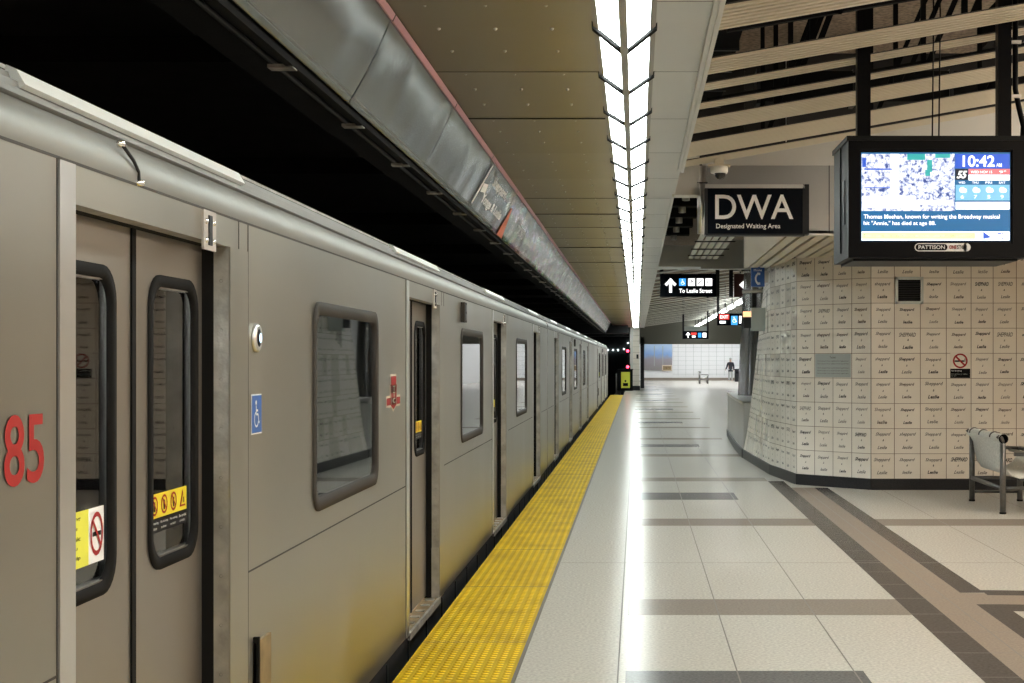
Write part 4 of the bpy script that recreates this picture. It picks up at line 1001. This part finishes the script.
# ================================================================== THE TRAIN
CX = -1.37; CL = 22.70
DOORS = [4.22, 9.35, 14.43, 19.70]; DW = 1.33
WINS = [(6.80, 8.32), (11.91, 13.5), (17.02, 18.6)]
def make_car(label, flip, number=True):
    r = thing('subway_car', label, 'subway car', (CX, 0, 0), 'cars of the train')
    fy = (lambda y: CL - y) if flip else (lambda y: y)
    def span(a, b):
        a, b = fy(a), fy(b); return (min(a, b), max(a, b))
    doors = sorted(span(d, d + DW) for d in DOORS); wins = sorted(span(*w_) for w_ in WINS)
    # body side with openings
    b = MB(); ys = {0.0, CL}
    for a, c in doors: ys |= {a, c}
    for a, c in wins: ys |= {a + .03, c - .03}
    ys = sorted(ys); zs = [0, .02, 1.03, 1.87, 2.03, 2.13]
    def hole(y, z):
        return any(a < y < c and z < 2.03 for a, c in doors) or any(a + .03 < y < c - .03 and 1.03 < z < 1.87 for a, c in wins)
    for i in range(len(ys) - 1):
        for j in range(len(zs) - 1):
            ym, zm = (ys[i] + ys[i + 1]) / 2, (zs[j] + zs[j + 1]) / 2
            if not hole(ym, zm): b.face([(0, ys[i], zs[j]), (0, ys[i + 1], zs[j]), (0, ys[i + 1], zs[j + 1]), (0, ys[i], zs[j + 1])], 'steel')
    b.face([(-3.13, 0, 0), (-3.13, 0, 2.13), (-3.13, CL, 2.13), (-3.13, CL, 0)], 'steel')
    for y in (0, CL): b.face([(0, y, 0), (0, y, 2.13), (-.05, y, 2.246), (-.5, y, 2.46), (-1.56, y, 2.56), (-2.6, y, 2.46), (-3.08, y, 2.246), (-3.13, y, 2.13), (-3.13, y, 0)], 'steel_worn')
    # door recesses
    for a, c in doors:
        for y in (a, c):
            b.face([(0, y, 0), (-.05, y, 0), (-.05, y, 2.03), (0, y, 2.03)], 'steel_worn'); b.face([(-.05, y, 0), (-.14, y, 0), (-.14, y, 2.03), (-.05, y, 2.03)], 'rubber')
        b.face([(0, a, 2.03), (0, c, 2.03), (-.05, c, 2.03), (-.05, a, 2.03)], 'steel_worn'); b.face([(-.05, a, 2.03), (-.05, c, 2.03), (-.14, c, 2.03), (-.14, a, 2.03)], 'rubber')
    # seams
    t_ = .0015
    def sm(y0, y1, z0, z1): b.box((0, y0, z0), (t_, y1, z1), 'seam')
    edges = [0.0] + [e_ for d_ in doors for e_ in d_] + [CL]
    for k in range(0, len(edges), 2):
        zz = .90
        sm(edges[k] + .10, edges[k + 1] - .10, zz, zz + .006)
    sm(0, CL, 2.126, 2.133)
    for a, c in doors:
        for y in (a - .10, c + .24): sm(y - .003, y + .003, 0, 2.13)
        sm(c + .12, c + .124, 2.03, 2.13); sm(a - .003, a, 2.03, 2.13)
    b.build('body', r)
    # pillars beside the doors
    for a, c in doors:
        for y0, y1 in ((a - .095, a), (c, c + .22)):
            p = MB(); p.box((0, y0, 0), (.006, y1, 2.125 if y0 < a else 2.03), 'steel_bright' if y0 < a else 'steel'); p.build('door_post', r)
        p = MB()
        for k in range(12): p.lathe([(.006, 0), (.004, .003), (0, .004)], (-.025, c - .001, .1 + .165 * k), 'dark', 6, 'y')
        p.box((-.05, c - .01, .0), (-.002, c, .35), 'steel_worn'); p.build('jamb_plate', r)
    # cove, gutter, roof
    p = MB(); pr2 = [(0, 2.133), (.006, 2.16), (-.004, 2.195), (-.022, 2.225), (-.045, 2.246)]
    p.prism_y(pr2, 0, CL, 'steel_cove', True, False); p.build('cove_panel', r)
    p = MB(); p.prism_y([(-.045, 2.246), (-.033, 2.252), (-.035, 2.266), (-.055, 2.275), (-.058, 2.292), (-.075, 2.30), (-.08, 2.315), (-.10, 2.315), (-.11, 2.24)], 0, CL, 'rail_steel'); p.build('roof_rail', r)
    p = MB(); p.prism_y([(-.09, 2.305), (-.14, 2.345), (-.25, 2.39), (-.45, 2.43), (-.8, 2.48), (-1.56, 2.52), (-2.3, 2.48), (-2.7, 2.43), (-2.95, 2.37), (-3.05, 2.31), (-3.13, 2.13)], 0, CL, 'roof', True, False)
    for k in range(3): p.prism_y([(-.16 - .05 * k, 2.35 + .017 * k), (-.16 - .05 * k, 2.365 + .017 * k), (-.175 - .05 * k, 2.37 + .017 * k), (-.18 - .05 * k, 2.35 + .017 * k)], 1.0 if not flip else 0, CL, 'steel_worn')
    p.build('roof', r)
    for a, c in doors:
        p = MB(); p.prism_y([(-.052, 2.277), (-.040, 2.285), (-.062, 2.322), (-.085, 2.332), (-.09, 2.30)], a - .18, c + .35, 'gutter_white'); p.build('rain_gutter', r, 'bright strip over a door')
    # header cover plates
    for k, (a, c) in enumerate(doors):
        y0 = c - .30
        p = MB(); p.box((0, y0, 2.0), (.008, y0 + .13, 2.125), 'cover_plate'); p.box((.008, y0 + .045, 2.015), (.012, y0 + .08, 2.11), 'dark')
        for yy in (y0 + .025, y0 + .105):
            for zz in (2.03, 2.09): p.lathe([(.009, .008), (.007, .014), (0, .016)], (0, yy, zz), 'chrome', 8, 'x')
        p.build('cover_plate', r)
    # windows
    for wi, (a, c) in enumerate(wins):
        wn = bpy.data.objects.new('window', None); COL.objects.link(wn); wn.parent = r
        p = MB(); ring_frame(p, (a + c) / 2, 1.45, c - a, .90, .055, .10, -.004, .007, 'gasket'); p.build('window_frame', wn)
        p = MB(); p.box((-.010, a + .03, 1.03), (-.006, c - .03, 1.87), 'glass'); p.build('window_pane', wn)
        if wi == 1:
            p = MB(); p.box((0, a + .0, 1.945), (.03, a + .16, 2.10), 'gasket'); p.box((.03, a + .04, 1.96), (.033, a + .12, 2.01), 'black'); p.box((.03, a + .04, 2.03), (.033, a + .12, 2.08), 'black'); p.build('side_speaker', r)
    # door leaves
    dx = -.09
    for di, (a, c) in enumerate(doors):
        m_ = (a + c) / 2
        for li, (y0, y1) in enumerate(((a - .01, m_ - .015), (m_ + .015, c + .0))):
            yc = (y0 + y1) / 2 + (-.035 if li == 0 else .03); ww = .48; hw = ww / 2 - .025
            p = MB(); Z0, Z1 = .02, 2.06; wz0, wz1 = 1.05, 1.87
            for (ya, yb, za, zb) in ((y0, y1, Z0, wz0), (y0, y1, wz1, Z1), (y0, yc - hw, wz0, wz1), (yc + hw, y1, wz0, wz1)):
                p.box((dx - .018, ya, za), (dx, yb, zb), 'steel_door')
            d = p.build('door', r)
            p = MB(); ring_frame(p, yc, 1.46, ww, .90, .036, .10, dx - .004, dx + .006, 'rubber'); p.build('window_gasket', d)
            p = MB(); p.box((dx - .016, yc - hw, wz0), (dx - .0125, yc + hw, wz1), 'glass'); p.build('window_pane', d)
            first = (di == 0 and not flip)
            fn = lambda u, v: (dx - .012, u, v); f2 = lambda u, v: (dx - .0105, u, v); f3 = lambda u, v: (dx - .009, u, v)
            if li == 1 or flip:
                p = MB(); ya, yb = yc - .19, yc + .17
                rect(p, fn, ya, 1.165, yb, 1.24, 'yellow_stk'); rect(p, fn, ya, 1.12, yb, 1.165, 'black')
                if first or di < 2:
                    for k in range(4):
                        u = ya + .045 + .09 * k
                        if k < 3: ring(p, f2, u, 1.203, .023, .03, 'red', 16); seg(p, f3, (u - .018, 1.222), (u + .018, 1.184), .006, 'red'); rect(p, f2, u - .006, 1.186, u + .006, 1.216, 'black')
                        else: p.face([f2(u - .03, 1.178), f2(u + .03, 1.178), f2(u, 1.232)], 'red'); p.face([f3(u - .02, 1.184), f3(u + .02, 1.184), f3(u, 1.221)], 'yellow_stk'); rect(p, lambda uu, vv: (dx - .0075, uu, vv), u - .004, 1.19, u + .004, 1.208, 'black')
                        put_text(p, ('No leaning', 'No holding', 'No running', 'Be careful')[k], 'white', f2, u - .035, 1.145, wd=.07, ht=.009); put_text(p, 'on doors', 'white', f2, u - .03, 1.13, wd=.05, ht=.008)
                p.build('warning_sticker', d, 'yellow warning sticker with four symbols')
            elif first:
                p = MB(); ya, yb = yc - .20, yc + .19
                rect(p, fn, ya, 1.10, yb - .11, 1.25, 'yellow_lime'); rect(p, fn, yb - .11, 1.10, yb, 1.25, 'white')
                u = yb - .055; ring(p, f2, u, 1.178, .036, .046, 'red', 20, ky=1.3); rect(p, f2, u - .03, 1.172, u + .03, 1.184, 'black'); seg(p, f3, (u - .03, 1.215), (u + .03, 1.14), .009, 'red')
                for k, s_ in enumerate(('No smoking', 'No food please', 'or loud music', 'Thank you', 'for your help')): put_text(p, s_, 'black', f2, ya + .02, 1.225 - .026 * k, wd=.2 - .02 * (k % 2), ht=.012, weight=.01)
                p.build('no_smoking_sticker', d, 'yellow and white no smoking sticker')
        p = MB(); p.box((dx - .025, m_ - .016, .02), (dx + .006, m_ + .016, 2.05), 'rubber'); p.build('door_seal', r)
        p = MB(); p.box((-.14, a, -.02), (.008, c, .006), 'sill')
        p.box((-.004, a, -.03), (.012, c, .012), 'steel_worn')
        for k in range(5): yy = c - .12 - .22 * k; p.box((-.08, yy, .006), (-.02, yy + .05, .012), 'steel_bright')
        p.build('door_sill', r)
    # underframe
    p = MB(); p.box((-3.1, .1, -.95), (-.10, CL - .1, -.02), 'underframe'); p.box((-.10, 0, -.32), (-.012, CL, -.0), 'underframe')
    for k in range(30): yy = .4 + .75 * k; p.box((-.012, yy, -.30), (-.006, yy + .05, -.03), 'dark')
    p.build('underframe', r)
    for yc in (3.6, CL - 3.6):
        for dd in (-1.05, 1.05):
            p = MB(); p.lathe([(0, .0), (.38, .0), (.38, .1), (.0, .1)], (-.85, yc + dd, -.70), 'dark', 24, 'x'); p.lathe([(0, .0), (.38, .0), (.38, .1), (.0, .1)], (-2.38, yc + dd, -.70), 'dark', 24, 'x'); p.build('wheelset', r)
    # interior
    p = MB(); p.box((-3.0, .1, -.015), (-.15, CL - .1, 0), 'inner_floor')
    p.face([(-3.02, .1, 0), (-3.02, .1, 1.0), (-3.02, CL - .1, 1.0), (-3.02, CL - .1, 0)], 'inner_panel')
    p.face([(-3.02, .1, 1.9), (-3.02, .1, 2.2), (-3.02, CL - .1, 2.2), (-3.02, CL - .1, 1.9)], 'inner_panel')
    p.face([(-.15, .1, 2.2), (-3.02, .1, 2.2), (-3.02, CL - .1, 2.2), (-.15, CL - .1, 2.2)], 'inner_panel')
    for k in range(10): yy = .5 + 2.3 * k; p.box((-3.02, yy, 1.0), (-2.98, yy + .5, 1.9), 'inner_panel')
    for y in (.12, CL - .12): p.face([(-.15, y, 0), (-3.0, y, 0), (-3.0, y, 2.2), (-.15, y, 2.2)], 'inner_panel')
    p.face([(-3.05, .1, 1.0), (-3.05, .1, 1.9), (-3.05, CL - .1, 1.9), (-3.05, CL - .1, 1.0)], 'dark')
    p.build('interior_lining', r)
    p = MB(); p.box((-1.15, .6, 2.17), (-.80, CL - .6, 2.19), 'car_lamp'); p.box((-2.3, .6, 2.17), (-2.1, CL - .6, 2.19), 'car_lamp'); p.build('interior_lamp', r)
    for a, c in doors:
        p = MB()
        for y in (a - .06, c + .06): p.box((-.75, y - .012, .3), (-.16, y + .012, 1.95), 'inner_panel')
        p.build('draught_screen', r)
        p = MB()
        for s_, y in ((1, c + .04), (-1, a - .04)):
            p.tube([(-.76, y, 0), (-.76, y, 2.17)], .017, 'chrome', 10)
            p.tube([(-.22, y - s_ * .03, 1.0), (-.24, y - s_ * .07, 1.15), (-.3, y - s_ * .08, 1.3), (-.42, y - s_ * .07, 1.42), (-.56, y - s_ * .04, 1.45)], .017, 'chrome', 10)
        p.tube([(-1.4, a + .6, 0), (-1.4, a + .6, 2.17)], .017, 'chrome', 10); p.build('grab_pole', r)
    gaps = [(doors[k][1] + .2, doors[k + 1][0] - .2) for k in range(3)]
    for y0, y1 in gaps:
        for xa, xb in ((-.62, -.18), (-2.98, -2.5)):
            p = MB(); n_ = 5; st = (y1 - y0) / n_
            for k in range(n_):
                p.box((xa, y0 + st * k + .02, .38), (xb, y0 + st * (k + 1) - .02, .46), 'seat_red')
                xx = xb if xb > -1 else xa; s_ = -1 if xb > -1 else 1
                p.box((min(xx, xx + s_ * .07), y0 + st * k + .02, .46), (max(xx, xx + s_ * .07), y0 + st * (k + 1) - .02, .98), 'seat_red')
            p.box((min(xa, xb) + .05, y0, 0.02), (max(xa, xb) - .05, y1, .36), 'dark'); p.build('seat_row', r)
        p = MB(); p.tube([(-.45, y0, 1.85), (-.45, y1, 1.85)], .016, 'chrome', 8); p.tube([(-2.6, y0, 1.85), (-2.6, y1, 1.85)], .016, 'chrome', 8); p.build('ceiling_rail', r)
    # markings right of the first door
    if not flip:
        a, c = doors[0]
        sY_ = lambda px: F * 1.37 / (VX - px) + .72     # px on the outer wall -> car y
        sZ_ = lambda px, py: EYE - (py - VY) * 1.37 / (VX - px)
        yb = sY_(255.2); zb = sZ_(257, 338)
        p = MB(); p.lathe([(.052, 0), (.052, .008), (.044, .014), (.034, .015), (.03, .012), (0, .012)], (0.001, yb, zb), 'steel_bright', 24, 'x'); bl = p.build('door_button', r)
        p = MB(); p.lathe([(.033, .013), (.022, .018), (0, .018)], (0.001, yb, zb), 'black', 20, 'x'); p.build('button_rim', bl)
        p = MB(); p.lathe([(.017, .019), (0, .020)], (0.001, yb, zb), 'button_lamp', 20, 'x'); p.build('button_lamp', bl)
        fn = lambda u, v: (.002, u, v); f2 = lambda u, v: (.0035, u, v); f3 = lambda u, v: (.005, u, v); f4 = lambda u, v: (.0065, u, v)
        p = MB(); ya, yc_ = sY_(250.5), sY_(261); zt, zl = sZ_(256, 394), sZ_(256, 434)
        rect(p, fn, ya, zl, yc_, zt, 'white'); rect(p, f2, ya + .006, zl + .005, yc_ - .006, zt - .005, 'blue'); wheelchair(p, f3, (ya + yc_) / 2 - .01, (zl + zt) / 2, (zt - zl) * .72, 'white'); p.build('wheelchair_sign', r, 'small blue wheelchair access sign')
        # crest
        p = MB(); u0 = sY_(393); v1 = sZ_(393, 374); v0 = sZ_(393, 412); hh = v1 - v0; w_ = (sY_(400) - sY_(386)) / 2
        for g, mm, fnn in ((0, 'cream', fn), (.012, 'red', f2)):
            rect(p, fnn, u0 - w_ * .42 + g, v0 + hh * .5, u0 + w_ * .42 - g, v1 - g, mm)
            rect(p, fnn, u0 - w_ + g, v0 + hh * .14 + g, u0 + w_ - g, v0 + hh * .44 - g, mm)
            p.face([fnn(u0 - w_ * .52 + g, v0 + hh * .72), fnn(u0 - w_ * .45 + g, v0 + hh * .18), fnn(u0, v0 + g * 1.3), fnn(u0 + w_ * .45 - g, v0 + hh * .18), fnn(u0 + w_ * .52 - g, v0 + hh * .72)], mm)
        seg(p, f3, (u0 - w_ * .36, v0 + hh * .2), (u0 - w_ * .44, v0 + hh * .7), .008, 'cream'); seg(p, f3, (u0 + w_ * .36, v0 + hh * .2), (u0 + w_ * .44, v0 + hh * .7), .008, 'cream')
        for s_, vv, uu in (('T', .56, 0), ('T', .40, .0), ('C', .24, .0)): put_text(p, s_, 'cream', f4, u0 + uu, v0 + hh * vv, wd=w_ * .34, ht=hh * .13, center=True, weight=.01)
        p.build('transit_crest', r, 'red and cream transit crest')
        # fleet number
        if number:
            p = MB(); f = lambda u, v: (.0025, u, v)
            z0n, z1n = sZ_(13, 487), sZ_(13, 415)
            put_text(p, '85', 'red', f, sY_(3), z0n, wd=sY_(43) - sY_(3), ht=z1n - z0n, weight=.012)
            p.build('fleet_number', r, 'large red fleet number')
        p = MB(); ya = sY_(253); p.box((0, ya, .40), (.022, ya + .015, .66), 'rubber'); p.box((0, ya, .40), (.012, sY_(268), .64), 'sill'); p.build('access_plate', r)
        p = MB(); yq = sY_(128)
        p.tube([(.004, yq - .05, 2.22), (.008, yq + .02, 2.19), (.008, yq + .06, 2.165), (.006, yq + .07, 2.14)], .005, 'dark', 6); p.lathe([(.010, .0), (.008, .02), (0, .02)], (-.01, yq - .05, 2.225), 'chrome', 8, 'x'); p.lathe([(.010, .0), (.008, .02), (0, .02)], (0, yq + .07, 2.135), 'chrome', 8, 'x'); p.build('indicator_cable', r)
    return r
c1 = make_car('nearest stainless steel subway car with red number 85 and open view of its doors', False)
c1.location = (CX, -.72, 0)
c2 = make_car('second subway car of the train, coupled behind the nearest one', True)
c2.location = (CX, 22.10, 0)
c3 = make_car('third and farthest subway car near the dark tunnel mouth', False, False); c3.location = (CX, 44.95, 0)
mb = MB()
for y0 in (21.98, 44.80):
    mb = MB(); mb.box((-4.0, y0 + .02, -.5), (-1.75, y0 + .10, 2.3), 'rubber')
    for i in range(3): mb.box((-4.05, y0 + .03 + .025 * i, -.45), (-1.65, y0 + .04 + .025 * i, 2.32), 'blackm')
    tag(mb.build('car_coupling'), 'black bellows between the %s subway cars' % ('first and second' if y0 < 30 else 'second and third'), 'coupling')
mb = MB()
for x in (-3.67, -2.2): 
    q = MB(); q.prism_y([(x - .07, -1.2), (x + .07, -1.2), (x + .02, -1.17), (x + .035, -1.1), (x + .035, -1.18 + .1), (x - .035, -1.08), (x - .02, -1.17)], YB, 130, 'steel_worn')
    tag(q.build('running_rail'), 'steel running rail under the train, %s' % ('far one from the platform' if x < -3 else 'near one to the platform'), 'rail')
